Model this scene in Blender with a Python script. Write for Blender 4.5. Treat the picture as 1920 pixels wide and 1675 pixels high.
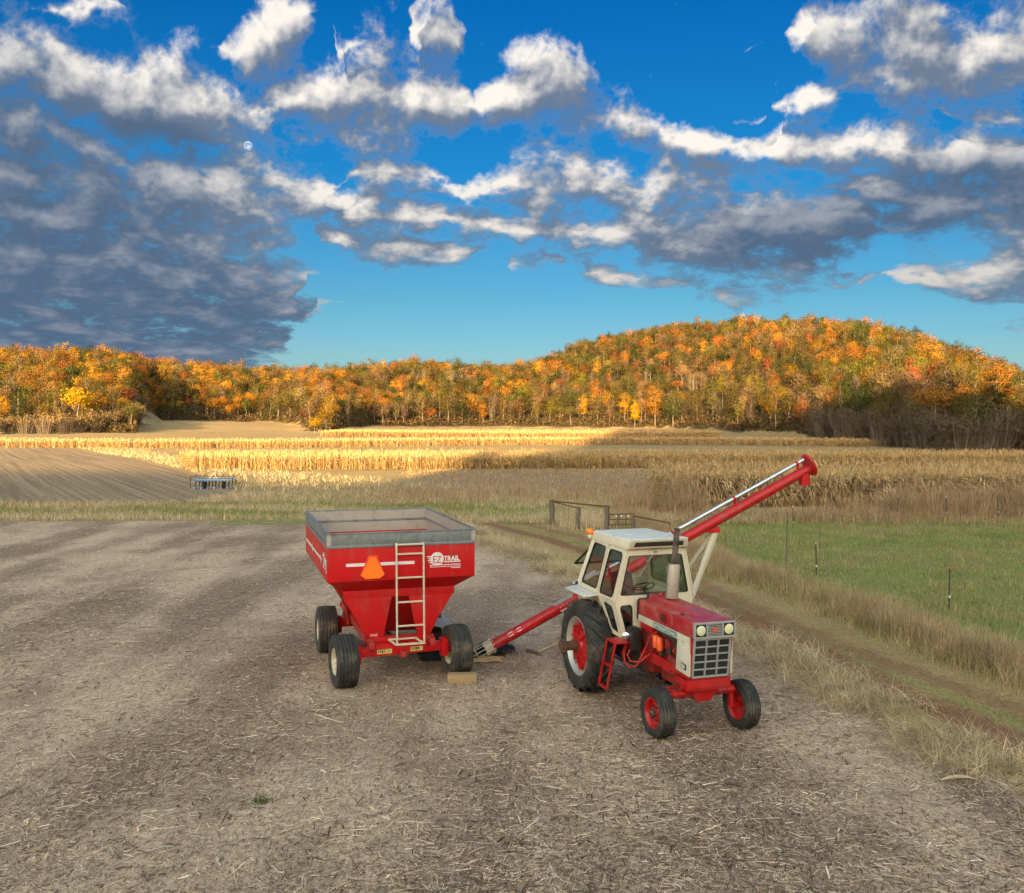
import bpy, bmesh, math, random
import numpy as np
from mathutils import Vector, Matrix
for o in list(bpy.data.objects): bpy.data.objects.remove(o)
R = math.radians
random.seed(11); rng = np.random.default_rng(11)
sc = bpy.context.scene; C = sc.collection
# ------------------------------------------------------------------ camera
FPX, HOR, CAMH = 1800.0, 775.0, 5.0          # focal length in photo pixels, horizon row, camera height
cam = bpy.data.cameras.new('camera'); cam.lens = FPX/1920*36; cam.sensor_width = 36
cam.shift_y = -(837.5-HOR)/1920; cam.clip_end = 20000; cam.clip_start = .1
co = bpy.data.objects.new('camera', cam); C.objects.link(co)
co.location = (0, 0, CAMH); co.rotation_euler = (R(90), 0, 0); sc.camera = co
# ------------------------------------------------------------------ light
SUN_AZ, SUN_EL = R(8), R(9)                   # light travels to +Y, a little to +X
SUN_D = Vector((math.sin(SUN_AZ)*math.cos(SUN_EL), math.cos(SUN_AZ)*math.cos(SUN_EL), -math.sin(SUN_EL)))
sl = bpy.data.lights.new('sun', 'SUN'); sl.energy = 2.15; sl.angle = R(.6); sl.color = (1, .68, .28)
so = bpy.data.objects.new('sun', sl); C.objects.link(so); so.rotation_euler = SUN_D.to_track_quat('-Z', 'Y').to_euler()
so.location = (0, 0, 200)
vs = sc.view_settings; vs.view_transform = 'Standard'; vs.look = 'None'; vs.gamma = 1; vs.exposure = 3.44
vs.use_curve_mapping = False
cy = sc.cycles; cy.use_denoising = True; cy.max_bounces = 6; cy.diffuse_bounces = 3; cy.glossy_bounces = 3
cy.transparent_max_bounces = 12; cy.transmission_bounces = 4; cy.use_adaptive_sampling = True; cy.adaptive_threshold = .015
cy.caustics_reflective = False; cy.caustics_refractive = False
try: cy.denoising_prefilter = 'NONE'
except Exception: pass

class NT:
    """small helper to write node trees"""
    def __init__(s, nt): s.nt = nt; s.N = nt.nodes; s.L = nt.links
    def n(s, t, **k):
        o = s.N.new(t)
        for a, v in k.items(): setattr(o, a, v)
        return o
    def put(s, sock, v):
        if hasattr(v, 'is_output'): s.L.new(v, sock)
        elif v is not None:
            try: sock.default_value = v
            except Exception:
                sock.default_value = tuple(v)+(1,) if len(v) == 3 else v
    def math(s, op, a, b=None, c=None, clamp=False):
        o = s.n('ShaderNodeMath', operation=op, use_clamp=clamp)
        for i, v in enumerate((a, b, c)):
            if v is not None: s.put(o.inputs[i], v)
        return o.outputs[0]
    def vm(s, op, a, b=None):
        o = s.n('ShaderNodeVectorMath', operation=op); s.put(o.inputs[0], a)
        if b is not None: s.put(o.inputs[3 if op == 'SCALE' else 1], b)
        return o.outputs['Value' if op in ('LENGTH', 'DOT_PRODUCT') else 'Vector']
    def noise(s, vec, scale, detail=4, rough=.55, dist=0, out='Fac', dim='3D'):
        o = s.n('ShaderNodeTexNoise'); o.noise_dimensions = dim
        if vec is not None: s.L.new(vec, o.inputs['Vector'])
        o.inputs['Scale'].default_value = scale; o.inputs['Detail'].default_value = detail
        o.inputs['Roughness'].default_value = rough; o.inputs['Distortion'].default_value = dist
        return o.outputs[out]
    def ss(s, v, a, b, o0=0., o1=1.):
        o = s.n('ShaderNodeMapRange', interpolation_type='SMOOTHSTEP')
        s.put(o.inputs['Value'], v)
        for k, q in (('From Min', a), ('From Max', b), ('To Min', o0), ('To Max', o1)): o.inputs[k].default_value = q
        return o.outputs[0]
    def lin(s, v, a, b, o0=0., o1=1.):
        o = s.n('ShaderNodeMapRange'); s.put(o.inputs['Value'], v)
        for k, q in (('From Min', a), ('From Max', b), ('To Min', o0), ('To Max', o1)): o.inputs[k].default_value = q
        return o.outputs[0]
    def mix(s, f, a, b, mode='MIX'):
        o = s.n('ShaderNodeMix', data_type='RGBA', blend_type=mode)
        s.put(o.inputs[0], f); s.put(o.inputs[6], a); s.put(o.inputs[7], b)
        return o.outputs[2]
    def xyz(s, x, y, z=0.):
        o = s.n('ShaderNodeCombineXYZ')
        for i, v in enumerate((x, y, z)): s.put(o.inputs[i], v)
        return o.outputs[0]
    def mapping(s, vec, loc=(0,0,0), rot=(0,0,0), scale=(1,1,1), kind='POINT'):
        o = s.n('ShaderNodeMapping', vector_type=kind); s.L.new(vec, o.inputs['Vector'])
        o.inputs['Location'].default_value = loc; o.inputs['Rotation'].default_value = rot; o.inputs['Scale'].default_value = scale
        return o.outputs[0]

# ------------------------------------------------------------------ sky with broken cloud
def sky_xy(px, py):
    phi = math.atan((px-960)/FPX); el = math.atan((HOR-py)/FPX*math.cos(phi))
    return FPX*phi, FPX*el
# rows of cloud across the view: photo column -> (top row, bottom row)
ROWS = [
 {60:0,70:(0,25),150:(-10,30),225:(0,22),240:0,400:0,412:(75,108),435:(58,140),475:(28,152),505:(0,130),560:(-20,80),600:(8,42),612:0,626:(62,112),665:(65,100),705:(70,92),722:0,765:0,778:(0,90),805:(4,112),842:(20,115),864:(80,106),880:0,1470:0,1480:(60,82),1502:(30,110),1560:(0,140),1640:(-20,160),1740:(10,168),1785:(40,160),1850:(18,155),1930:(12,150)},
 {0:(62,190),60:(70,200),120:(90,215),200:(98,262),300:(125,300),370:(140,302),420:(150,262),480:(185,255),520:(160,222),560:(140,232),620:(118,252),680:(106,285),740:(100,265),800:(118,252),850:(140,245),888:(188,240),920:(150,236),960:(110,230),1000:(88,236),1050:(104,240),1092:(125,245),1120:(165,252),1180:(190,262),1240:(215,280),1300:(245,292),1380:(255,302),1440:(262,316),1500:(240,322),1600:(232,320),1720:(240,332),1930:(240,420)},
 {278:0,290:(322,420),340:(318,455),400:(310,470),460:(310,470),540:(322,442),600:(335,402),630:(338,366),650:(312,345),700:(298,362),740:(293,352),800:(304,352),830:(332,366),860:(345,372),900:(338,376),960:(310,390),1040:(304,392),1120:(312,396),1200:(318,392),1260:(305,402),1320:(298,402),1380:(325,388),1430:(348,372),1500:(345,368),1600:(325,365),1700:(318,430),1930:(320,430)},
 {600:0,620:(366,402),680:(360,432),760:(365,436),860:(384,442),920:(400,442),1000:(414,458),1100:(414,462),1160:(420,470),1200:(392,490),1300:(384,506),1400:(374,512),1500:(360,502),1600:(384,472),1660:(410,442),1720:(400,432),1800:(380,432),1930:(370,440)},
 {590:0,605:(426,458),700:(424,486),800:(444,492),900:(455,482),938:0,950:(470,498),1030:(474,496),1066:(478,492),1100:(484,522),1180:(494,536),1262:(520,545),1290:(540,556),1310:0,1350:(528,542),1430:(524,540),1470:0,1510:(520,536),1620:(514,536),1660:(500,520),1800:(498,556),1860:(468,552),1930:(446,552)},
 {0:(188,695),60:(200,695),130:(225,695),200:(260,695),260:(310,695),320:(352,695),380:(392,690),440:(432,684),500:(470,682),535:(490,662),570:(500,520),600:(502,524),624:(508,518),640:0,1375:0,1390:(88,108),1445:(80,100),1458:0,1462:(172,200),1520:(160,214),1578:(176,208),1592:0,1640:0,1670:(190,208),1765:(188,212),1785:(200,240),1850:(190,245),1930:(182,238)},
 {0:(560,745),300:(560,745),400:(575,700),470:(580,690),520:(556,640),590:(555,590),640:(556,580),700:(558,568),720:0,745:0,760:(527,536),840:(528,537),852:0,1060:0,1066:(526,538),1090:(526,538),1096:0,1380:0,1388:(210,236),1440:(200,226),1448:0},
]
DARK = [(60,430,330,230,14),(220,580,360,130,0),(300,262,120,38,10),(1560,430,300,70,-4),(1830,360,200,60,0)]
W = bpy.data.worlds.new('World'); sc.world = W; W.use_nodes = True
t = NT(W.node_tree); t.N.clear()
def blob_union(T, vec, blobs, k=.35):
    acc = None
    for i, (px, py, rx, ry, a) in enumerate(blobs):
        if i and i % 8 == 0:                      # keeps the shader compiler working in small batches
            ma = T.n('ShaderNodeVectorMath', operation='MULTIPLY_ADD')
            T.put(ma.inputs[0], acc); T.put(ma.inputs[1], (1e-9,)*3); T.put(ma.inputs[2], vec); vec = ma.outputs[0]
        cx, cy_ = sky_xy(px, py)
        m = T.mapping(vec, (cx, cy_, 0), (0, 0, R(-a)), (rx*1.12, ry*1.18, 1), 'TEXTURE')
        l = T.vm('LENGTH', m)
        acc = l if acc is None else T.math('SMOOTH_MIN', acc, l, k)
    return acc
X0, XW, Y0, YW, HW = sky_xy(-20, 775)[0], sky_xy(1940, 775)[0]-sky_xy(-20, 775)[0], 40., 800., 160.
def row_field(T, vec, rows):
    """distance to the nearest row of cloud, in units of that row's half thickness"""
    sp = T.n('ShaderNodeSeparateXYZ'); T.L.new(vec, sp.inputs[0])
    u = T.lin(sp.outputs[0], X0, X0+XW); acc = None
    for ri, row in enumerate(rows):
        rp = T.n('ShaderNodeValToRGB'); T.put(rp.inputs[0], u); el = rp.color_ramp.elements
        pts = []; keys = sorted(row); last = None
        for i, k in enumerate(keys):
            v = row[k]
            if v == 0:
                nb = next((row[j] for j in keys[i:] if row[j] != 0), None) or next((row[j] for j in reversed(keys[:i]) if row[j] != 0))
                pv = next((row[j] for j in reversed(keys[:i]) if row[j] != 0), nb)
                cyy = sum(nb if i == 0 or row[keys[i-1]] == 0 else pv)/2; hh = 1.
            else: cyy = (v[0]+v[1])/2; hh = (v[1]-v[0])/2*(1.35 if ri in (3, 4) else 1.15 if ri == 2 else 1.)
            x, y = sky_xy(k, cyy); pts.append(((x-X0)/XW, (y-Y0)/YW, hh/HW))
        pts = pts[:32]
        while len(el) < len(pts): el.new(.5)
        for e, (p, c, h) in zip(el, pts): e.position = min(1, max(0, p))
        for e, (p, c, h) in zip(el, pts): e.color = (max(0, min(1, c)), h, 0, 1)
        rp.color_ramp.interpolation = 'LINEAR'
        cs = T.n('ShaderNodeSeparateColor'); T.L.new(rp.outputs[0], cs.inputs[0])
        cc = T.math('MULTIPLY_ADD', cs.outputs[0], YW, Y0); hh = T.math('MULTIPLY', cs.outputs[1], HW)
        l = T.math('DIVIDE', T.math('ABSOLUTE', T.math('SUBTRACT', sp.outputs[1], cc)), hh)
        l = T.math('ADD', l, T.math('DIVIDE', 13., hh))
        acc = l if acc is None else T.math('SMOOTH_MIN', acc, l, .3)
    return acc
g = bpy.data.node_groups.new('cloud_field', 'ShaderNodeTree')
g.interface.new_socket('Q', in_out='INPUT', socket_type='NodeSocketVector')
g.interface.new_socket('Density', in_out='OUTPUT', socket_type='NodeSocketFloat'); g.interface.new_socket('Bulk', in_out='OUTPUT', socket_type='NodeSocketFloat')
G = NT(g); gi = G.n('NodeGroupInput'); go = G.n('NodeGroupOutput'); Q = gi.outputs[0]
spq = G.n('ShaderNodeSeparateXYZ'); G.L.new(Q, spq.inputs[0])
sq = G.xyz(spq.outputs[0], G.math('MULTIPLY', G.math('LOGARITHM', G.math('ADD', G.math('MAXIMUM', spq.outputs[1], 0.), 90.), math.e), 760.))
wr = G.vm('SCALE', G.vm('SUBTRACT', G.noise(sq, .011, 3, .55, out='Color', dim='2D'), (.5,.5,.5)), 80.)
wr2 = G.vm('MULTIPLY', wr, (1, .7, 0))
Qw = G.vm('ADD', Q, wr2)
mn = row_field(G, Qw, ROWS)
# away from the pictured part of the sky the same broken cloud goes on
sp = G.n('ShaderNodeSeparateXYZ'); G.L.new(Q, sp.inputs[0])
side = G.ss(G.math('ABSOLUTE', sp.outputs[0]), 1000, 1250); high = G.ss(sp.outputs[1], 790, 950)
outm = G.math('MAXIMUM', side, high)
gen = G.math('MULTIPLY', G.math('SUBTRACT', G.noise(sq, .0035, 3, .5, dim='2D'), .5), 5.)
mac = G.math('SUBTRACT', 1.45, mn)
mx = G.n('ShaderNodeMix'); G.put(mx.inputs[0], outm); G.put(mx.inputs[2], mac); G.put(mx.inputs[3], gen)
mac = G.math('MINIMUM', G.math('MAXIMUM', mx.outputs[0], -.75), 1.15)
f1 = G.math('SUBTRACT', G.noise(sq, .0105, 9, .62, .2, dim='2D'), .5)
f0 = G.math('SUBTRACT', G.noise(sq, .0105, 2.5, .55, .2, dim='2D'), .5)
bl = G.math('SUBTRACT', .25, G.math('ABSOLUTE', G.math('SUBTRACT', G.noise(sq, .036, 3, .5, dim='2D'), .5)))
dn = G.math('ADD', mac, G.math('ADD', G.math('MULTIPLY', f1, 3.0), G.math('MULTIPLY', bl, 1.1)))
G.put(go.inputs[1], G.math('ADD', mac, G.math('ADD', G.math('MULTIPLY', f0, 2.6), G.math('MULTIPLY', bl, .6))))
G.put(go.inputs[0], dn)
tc = t.n('ShaderNodeTexCoord'); sx = t.n('ShaderNodeSeparateXYZ'); t.L.new(tc.outputs['Generated'], sx.inputs[0])
phi = t.math('MULTIPLY', t.math('ARCTAN2', sx.outputs[0], sx.outputs[1]), FPX)
ele = t.math('MULTIPLY', t.math('ARCSINE', sx.outputs[2]), FPX)
q = t.xyz(phi, ele)
def dens(v):
    n = t.n('ShaderNodeGroup', node_tree=g); t.L.new(v, n.inputs[0]); return n.outputs
d0, b0_ = dens(q)
ma = t.n('ShaderNodeVectorMath', operation='MULTIPLY_ADD'); t.put(ma.inputs[0], d0); t.put(ma.inputs[1], (1e-9,)*3); t.put(ma.inputs[2], q)
q1 = ma.outputs[0]; d1, b1_ = dens(t.vm('ADD', q1, (-18, 40, 0)))
sky = t.n('ShaderNodeTexSky', sky_type='NISHITA', sun_disc=False, sun_elevation=SUN_EL, sun_rotation=math.pi+SUN_AZ, altitude=250, air_density=1., dust_density=.6, ozone_density=3.)
SKYSTR = .15
blue = t.n('ShaderNodeHueSaturation'); t.L.new(sky.outputs[0], blue.inputs['Color'])
blue.inputs['Saturation'].default_value = 1.0; blue.inputs['Value'].default_value = 1.0
low = t.ss(ele, 20, 520)                       # pale near the horizon, deep blue above
tr = t.n('ShaderNodeValToRGB'); t.put(tr.inputs[0], t.lin(ele, 0, 1000))   # air as clear and deep blue as in the photograph
for e_, (p_, c_) in zip([tr.color_ramp.elements[0]]+[tr.color_ramp.elements.new(.5) for _ in range(3)]+[tr.color_ramp.elements[-1]],
                        ((0, (.34,.42,.66)), (.1, (.27,.38,.47)), (.215, (.167,.34,.41)), (.45, (.035,.29,.44)), (.76, (.004,.25,.46)))):
    e_.position = p_; e_.color = tuple(v*.187 for v in c_)+(1,)
tint = tr.outputs[0]
# sun-side sky brightened and warmed past the sky model to lift the shade
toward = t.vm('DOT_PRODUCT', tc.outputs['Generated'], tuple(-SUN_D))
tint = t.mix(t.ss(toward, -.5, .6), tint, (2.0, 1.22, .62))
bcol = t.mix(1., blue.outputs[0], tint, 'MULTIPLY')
alpha = t.ss(d0, .0, 1.15)
lit = t.math('ADD', t.math('MULTIPLY', t.ss(t.math('SUBTRACT', b0_, b1_), -.2, 1.6), .62), t.math('MULTIPLY', t.ss(t.math('SUBTRACT', d0, d1), -.5, 1.9), .5))
lit = t.math('MINIMUM', lit, 1.)
thin = t.ss(d0, .6, .1)
lit = t.math('MAXIMUM', lit, t.math('MULTIPLY', thin, .25))
dark = t.ss(blob_union(t, q1, DARK, .3), 1.25, .45)
ws = .28/SKYSTR
shade_c = t.mix(low, tuple(ws*v for v in (.042,.070,.106)), tuple(ws*v for v in (.052,.070,.102)))
lit_c = t.mix(low, tuple(ws*v for v in (.16,.155,.15)), tuple(ws*v for v in (.33,.31,.285)))
ccol = t.mix(lit, shade_c, lit_c)
dcol = t.mix(t.math('MULTIPLY', lit, .6), tuple(ws*v for v in (.026,.045,.076)), tuple(ws*v for v in (.11,.125,.155)))
ccol = t.mix(t.math('MULTIPLY', dark, .85), ccol, dcol)
fadeh = t.ss(ele, -25, 35)
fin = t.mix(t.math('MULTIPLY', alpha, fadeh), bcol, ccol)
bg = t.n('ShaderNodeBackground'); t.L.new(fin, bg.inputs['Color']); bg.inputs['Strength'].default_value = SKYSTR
wo = t.n('ShaderNodeOutputWorld'); t.L.new(bg.outputs[0], wo.inputs['Surface'])
W.cycles.sampling_method = 'NONE'
# ------------------------------------------------------------------ helpers
def tag(o, label=None, cat=None, group=None, kind=None):
    for k, v in (('label', label), ('category', cat), ('group', group), ('kind', kind)):
        if v: o[k] = v
    return o
def thing(name, label, cat, loc=(0,0,0), rz=0, group=None):
    o = bpy.data.objects.new(name, None); C.objects.link(o); o.empty_display_size = .2
    o.location = loc; o.rotation_euler = (0, 0, rz); return tag(o, label, cat, group)
def link(name, me, m=None, parent=None):
    o = bpy.data.objects.new(name, me); C.objects.link(o)
    if m is not None and not me.materials: me.materials.append(m)
    if parent is not None: o.parent = parent
    return o
def copy_tree(o, parent=None):
    c = o.copy(); C.objects.link(c); c.parent = parent
    for ch in list(o.children): copy_tree(ch, c)
    return c
V = Vector
class MB:
    def __init__(s): s.v = []; s.f = []
    def add(s, vs, fs):
        b = len(s.v); s.v += [tuple(p) for p in vs]; s.f += [tuple(i+b for i in f) for f in fs]; return s
    def box(s, c, d, rot=None):
        c = V(c); h = V(d)/2; vs = []
        for z in (-1, 1):
            for x, y in ((-1,-1),(1,-1),(1,1),(-1,1)):
                p = V((x*h.x, y*h.y, z*h.z)); vs.append(c + (rot @ p if rot else p))
        return s.add(vs, [(3,2,1,0),(4,5,6,7),(0,1,5,4),(1,2,6,5),(2,3,7,6),(3,0,4,7)])
    def span(s, a, b): return s.box([(p+q)/2 for p, q in zip(a, b)], [abs(q-p) for p, q in zip(a, b)])
    def hexa(s, b4, t4): return s.add(list(b4)+list(t4), [(3,2,1,0),(4,5,6,7),(0,1,5,4),(1,2,6,5),(2,3,7,6),(3,0,4,7)])
    def prism(s, pts, d):
        n = len(pts); d = V(d); pts = [V(p) for p in pts]
        nr = sum(((pts[i]-pts[0]).cross(pts[(i+1) % n]-pts[0]) for i in range(1, n-1)), V())
        if nr.dot(d) > 0: pts = pts[::-1]
        return s.add(pts+[p+d for p in pts], [tuple(range(n)), tuple(range(2*n-1, n-1, -1))]+[((i+1) % n, i, i+n, (i+1) % n+n) for i in range(n)])
    def bar(s, a, b, w, h, up=(0,0,1)):
        a, b = V(a), V(b); d = (b-a).normalized(); r = d.cross(V(up))
        if r.length < 1e-4: r = d.cross(V((1,0,0)))
        r.normalize(); u = r.cross(d)
        q = lambda p: [p+r*x*w/2+u*y*h/2 for x, y in ((-1,-1),(1,-1),(1,1),(-1,1))]
        return s.hexa(q(a)[::-1], q(b)[::-1])
    def path(s, pts, r, n=10, cap=True):
        pts = [V(p) for p in pts]; m = len(pts); rs = r if hasattr(r, '__len__') else [r]*m; ring = []; u = None
        for i, p in enumerate(pts):
            d = (pts[min(i+1, m-1)]-pts[max(i-1, 0)]).normalized()
            if u is None: u = d.cross(V((0,0,1))) if abs(d.z) < .9 else d.cross(V((1,0,0)))
            u = (u-d*u.dot(d)).normalized(); w = d.cross(u)
            ring += [p+(u*math.cos(2*math.pi*k/n)+w*math.sin(2*math.pi*k/n))*rs[i] for k in range(n)]
        fs = [(i*n+k, i*n+(k+1) % n, (i+1)*n+(k+1) % n, (i+1)*n+k) for i in range(m-1) for k in range(n)]
        if cap: fs += [tuple(range(n))[::-1], tuple(range((m-1)*n, m*n))]
        return s.add(ring, fs)
    def tube(s, a, b, r, n=14, r2=None, cap=True): return s.path([a, b], [r, r if r2 is None else r2], n, cap)
    def lathe(s, prof, c, ax=(0,1,0), n=40, closed=False):
        """prof: (radius, distance along the axis)"""
        c, ax = V(c), V(ax).normalized(); u = ax.orthogonal().normalized(); w = ax.cross(u); m = len(prof); vs = []
        for r, h in prof: vs += [c+ax*h+(u*math.cos(2*math.pi*k/n)+w*math.sin(2*math.pi*k/n))*r for k in range(n)]
        fs = [(i*n+(k+1) % n, i*n+k, ((i+1) % m)*n+k, ((i+1) % m)*n+(k+1) % n) for i in range(m if closed else m-1) for k in range(n)]
        return s.add(vs, fs)
    def build(s, name, m, parent=None, bevel=0, smooth=35, seg=2):
        bm = bmesh.new(); vs = [bm.verts.new(p) for p in s.v]
        for f in s.f:
            try: bm.faces.new([vs[i] for i in dict.fromkeys(f)])
            except ValueError: pass
        bm.normal_update()
        if bevel:
            ed = [e for e in bm.edges if len(e.link_faces) == 2 and e.calc_face_angle(0) > R(25)]
            bmesh.ops.bevel(bm, geom=ed, offset=bevel, segments=seg, profile=.6, affect='EDGES', clamp_overlap=True)
        me = bpy.data.meshes.new(name); bm.to_mesh(me); bm.free()
        me.shade_smooth(); me.set_sharp_from_angle(angle=R(smooth))
        return link(name, me, m, parent)
def text(name, body, m, parent, origin, xdir, ydir, size, sx=1., align='LEFT', depth=.002, bold=0.):
    cu = bpy.data.curves.new('t', 'FONT'); cu.body = body; cu.size = size; cu.extrude = depth; cu.align_x = align; cu.offset = bold; cu.resolution_u = 3
    o = bpy.data.objects.new('t', cu); C.objects.link(o); bpy.context.view_layer.update()
    me = bpy.data.meshes.new_from_object(o.evaluated_get(bpy.context.evaluated_depsgraph_get()))
    bpy.data.objects.remove(o); bpy.data.curves.remove(cu); me.materials.clear(); me.name = name
    x = V(xdir).normalized(); y = V(ydir); y = (y-x*y.dot(x)).normalized(); z = x.cross(y); og = V(origin)
    for v in me.vertices: v.co = og + x*v.co.x*sx + y*v.co.y + z*(v.co.z+depth+.0015)
    return link(name, me, m, parent)
# ------------------------------------------------------------------ materials
def mat(name, col, rough=.5, metal=0., var=.2, scale=5., col2=None, mask=(.5,.7), bump=0., bscale=30., spec=.5, coat=0., stretch=None, streak=None):
    m = bpy.data.materials.new(name); m.use_nodes = True; T = NT(m.node_tree); b = T.N['Principled BSDF']
    tcn = T.n('ShaderNodeTexCoord').outputs['Object']
    if stretch: tcn = T.mapping(tcn, scale=stretch)
    n1 = T.noise(tcn, scale, 6, .6); n2 = T.noise(tcn, scale*5.3, 4, .6)
    k = T.lin(T.math('ADD', T.math('MULTIPLY', n1, .65), T.math('MULTIPLY', n2, .35)), .3, .7, 1-var, 1+var)
    c = T.mix(1., col, T.xyz(k, k, k), 'MULTIPLY')
    if col2: c = T.mix(T.ss(T.math('ADD', T.math('MULTIPLY', n1, .7), T.math('MULTIPLY', n2, .3)), *mask), c, col2)
    if streak:                                       # run-off streaks and caked dust
        sn = T.noise(T.mapping(tcn, scale=(9,9,.7)), 1., 5, .65); dn_ = T.noise(tcn, 2.1, 5, .7)
        c = T.mix(T.math('MULTIPLY', T.ss(T.math('ADD', T.math('MULTIPLY', sn, .6), T.math('MULTIPLY', dn_, .4)), .50, .68), streak[1]), c, streak[0])
        c = T.mix(T.math('MULTIPLY', T.ss(T.noise(tcn, 24., 3, .7), .66, .72), .8), c, (.10,.04,.025))
    T.L.new(c, b.inputs['Base Color']); b.inputs['Metallic'].default_value = metal; b.inputs['Specular IOR Level'].default_value = spec
    T.put(b.inputs['Roughness'], T.lin(n2, .3, .7, max(.05, rough-.12), min(1, rough+.12)))
    if coat: b.inputs['Coat Weight'].default_value = coat; b.inputs['Coat Roughness'].default_value = .15
    if bump:
        bn = T.n('ShaderNodeBump'); bn.inputs['Strength'].default_value = bump; bn.inputs['Distance'].default_value = .02
        T.put(bn.inputs['Height'], T.noise(tcn, bscale, 5, .6)); T.L.new(bn.outputs[0], b.inputs['Normal'])
    return m
RED = mat('tractor_red', (.40,.008,.011), .38, var=.2, col2=(.24,.06,.04), mask=(.58,.72), coat=.1, spec=.35, streak=((.19,.07,.045),.75))
RED_DUST = mat('hood_red_faded', (.36,.014,.02), .38, var=.2, col2=(.36,.15,.13), mask=(.50,.72), coat=.15, streak=((.33,.12,.10),.6))
WRED = mat('wagon_red', (.46,.005,.007), .45, var=.13, col2=(.30,.03,.02), mask=(.58,.74), coat=.05, spec=.3, bump=.35, bscale=2.3, streak=((.27,.075,.05),.7))
ENGRED = mat('greasy_red', (.24,.014,.014), .5, var=.35, scale=7, col2=(.05,.025,.02), mask=(.48,.62))
WRED_DIRTY = mat('wagon_red_dirty', (.38,.018,.014), .55, var=.2, col2=(.20,.10,.06), mask=(.5,.68))
CREAM = mat('cab_cream', (.64,.57,.45), .42, var=.12, col2=(.50,.42,.31), mask=(.53,.72), streak=((.40,.31,.22),.5))
ROOFW = mat('roof_white', (.60,.59,.56), .45, var=.1, col2=(.38,.37,.35), mask=(.52,.68))
WHITE = mat('white_panel', (.56,.52,.43), .45, var=.1, col2=(.40,.34,.26), mask=(.54,.72), streak=((.36,.26,.19),.5))
RUBBER = mat('tyre_rubber', (.02,.02,.021), .75, var=.4, scale=4, col2=(.095,.075,.058), mask=(.47,.68), bump=.3, bscale=60)
RUBBER_MUD = mat('tyre_rubber_muddy', (.03,.029,.028), .8, var=.3, scale=4, col2=(.15,.115,.08), mask=(.47,.68), bump=.4, bscale=40)
BLACK = mat('black_paint', (.014,.014,.015), .5, var=.3)
DARK_M = mat('dark_gap', (.012,.012,.013), .8, var=.3)
GREASE = mat('greasy_iron', (.04,.03,.026), .6, var=.4, col2=(.10,.05,.03), mask=(.5,.7))
RUST = mat('rust', (.13,.055,.028), .85, var=.4, col2=(.055,.035,.028), mask=(.45,.65), bump=.3)
RUSTPIPE = mat('rusty_pipe', (.15,.115,.10), .7, metal=.3, var=.4, scale=9, col2=(.035,.022,.02), mask=(.42,.6), bump=.4)
MUFF = mat('muffler_steel', (.36,.31,.27), .5, metal=.35, var=.15, scale=4, col2=(.20,.10,.065), mask=(.52,.72))
GALV = mat('galvanised', (.22,.235,.25), .5, metal=.5, var=.2, scale=3, col2=(.13,.145,.16), mask=(.45,.65), bump=.5, bscale=2.6, streak=((.34,.35,.36),.5))
GALV2 = mat('galvanised_inner', (.38,.35,.32), .55, metal=.25, var=.12, scale=3, col2=(.28,.24,.21), mask=(.45,.7))
STEEL = mat('bright_steel', (.62,.65,.68), .34, metal=.9, var=.06, scale=1.2)
RIMS = mat('silver_rim', (.50,.49,.46), .4, metal=.5, var=.1, col2=(.25,.15,.08), mask=(.56,.7))
GREY = mat('bezel_grey', (.34,.34,.35), .4, metal=.3, var=.08)
ORANGE = mat('orange_filter', (.75,.10,.02), .4, var=.1)
SMV = mat('emblem_orange', (.95,.17,.008), .45, var=.03); SMVR = mat('emblem_red', (.75,.055,.02), .4, var=.03)
LADDER = mat('ladder_cream', (.52,.46,.36), .5, var=.1, scale=14, col2=(.20,.12,.07), mask=(.56,.66))
DECAL = mat('decal_white', (.66,.60,.62), .5, var=.06, col2=(.5,.25,.25), mask=(.66,.78)); DECALR = mat('decal_red', (.42,.012,.016), .5, var=.05)
YEL = mat('yellow_sticker', (.62,.52,.16), .5, var=.08); TEAL = mat('pale_letters', (.45,.66,.62), .5, var=.05)
WOOD = mat('fresh_board', (.31,.205,.11), .75, var=.2, scale=3, stretch=(1,12,12)); OLDWOOD = mat('weathered_post', (.12,.095,.075), .9, var=.4, scale=8, stretch=(6,6,1), bump=.5)
BLUE = mat('blue_frame', (.02,.12,.30), .5, var=.15); PALEWOOD = mat('pale_stick', (.52,.40,.24), .8, var=.15)
TARP = mat('black_tarp', (.014,.013,.013), .6, var=.3, spec=.3); GRAIN = mat('grain', (.52,.32,.16), .9, var=.35, scale=60, bump=.8, bscale=120)
SEATC = mat('seat_cloth', (.03,.028,.027), .8, var=.3); INT = mat('cab_inside', (.07,.07,.06), .7, var=.2)
LENS = mat('lamp_lens', (.60,.57,.38), .15, var=.2, scale=60); AMBER = mat('amber_lens', (.85,.20,.008), .2, var=.05)
CHROME = mat('chrome', (.6,.6,.6), .12, metal=1., var=.03); HOSE = mat('red_hose', (.36,.02,.02), .45, var=.1)
def glass_mat(name, tint, refl=.10, keep=.82):
    m = bpy.data.materials.new(name); m.use_nodes = True; T = NT(m.node_tree); T.N.clear()
    tr = T.n('ShaderNodeBsdfTransparent'); tr.inputs[0].default_value = tuple(v*keep for v in tint)+(1,)
    gl = T.n('ShaderNodeBsdfGlossy'); gl.inputs['Roughness'].default_value = .03; gl.inputs['Color'].default_value = (.9,.95,.92,1)
    lw = T.n('ShaderNodeLayerWeight'); lw.inputs['Blend'].default_value = .25
    mx = T.n('ShaderNodeMixShader'); T.put(mx.inputs[0], T.lin(lw.outputs['Fresnel'], 0, 1, refl, .55))
    T.L.new(tr.outputs[0], mx.inputs[1]); T.L.new(gl.outputs[0], mx.inputs[2])
    o = T.n('ShaderNodeOutputMaterial'); T.L.new(mx.outputs[0], o.inputs[0]); return m
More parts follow.
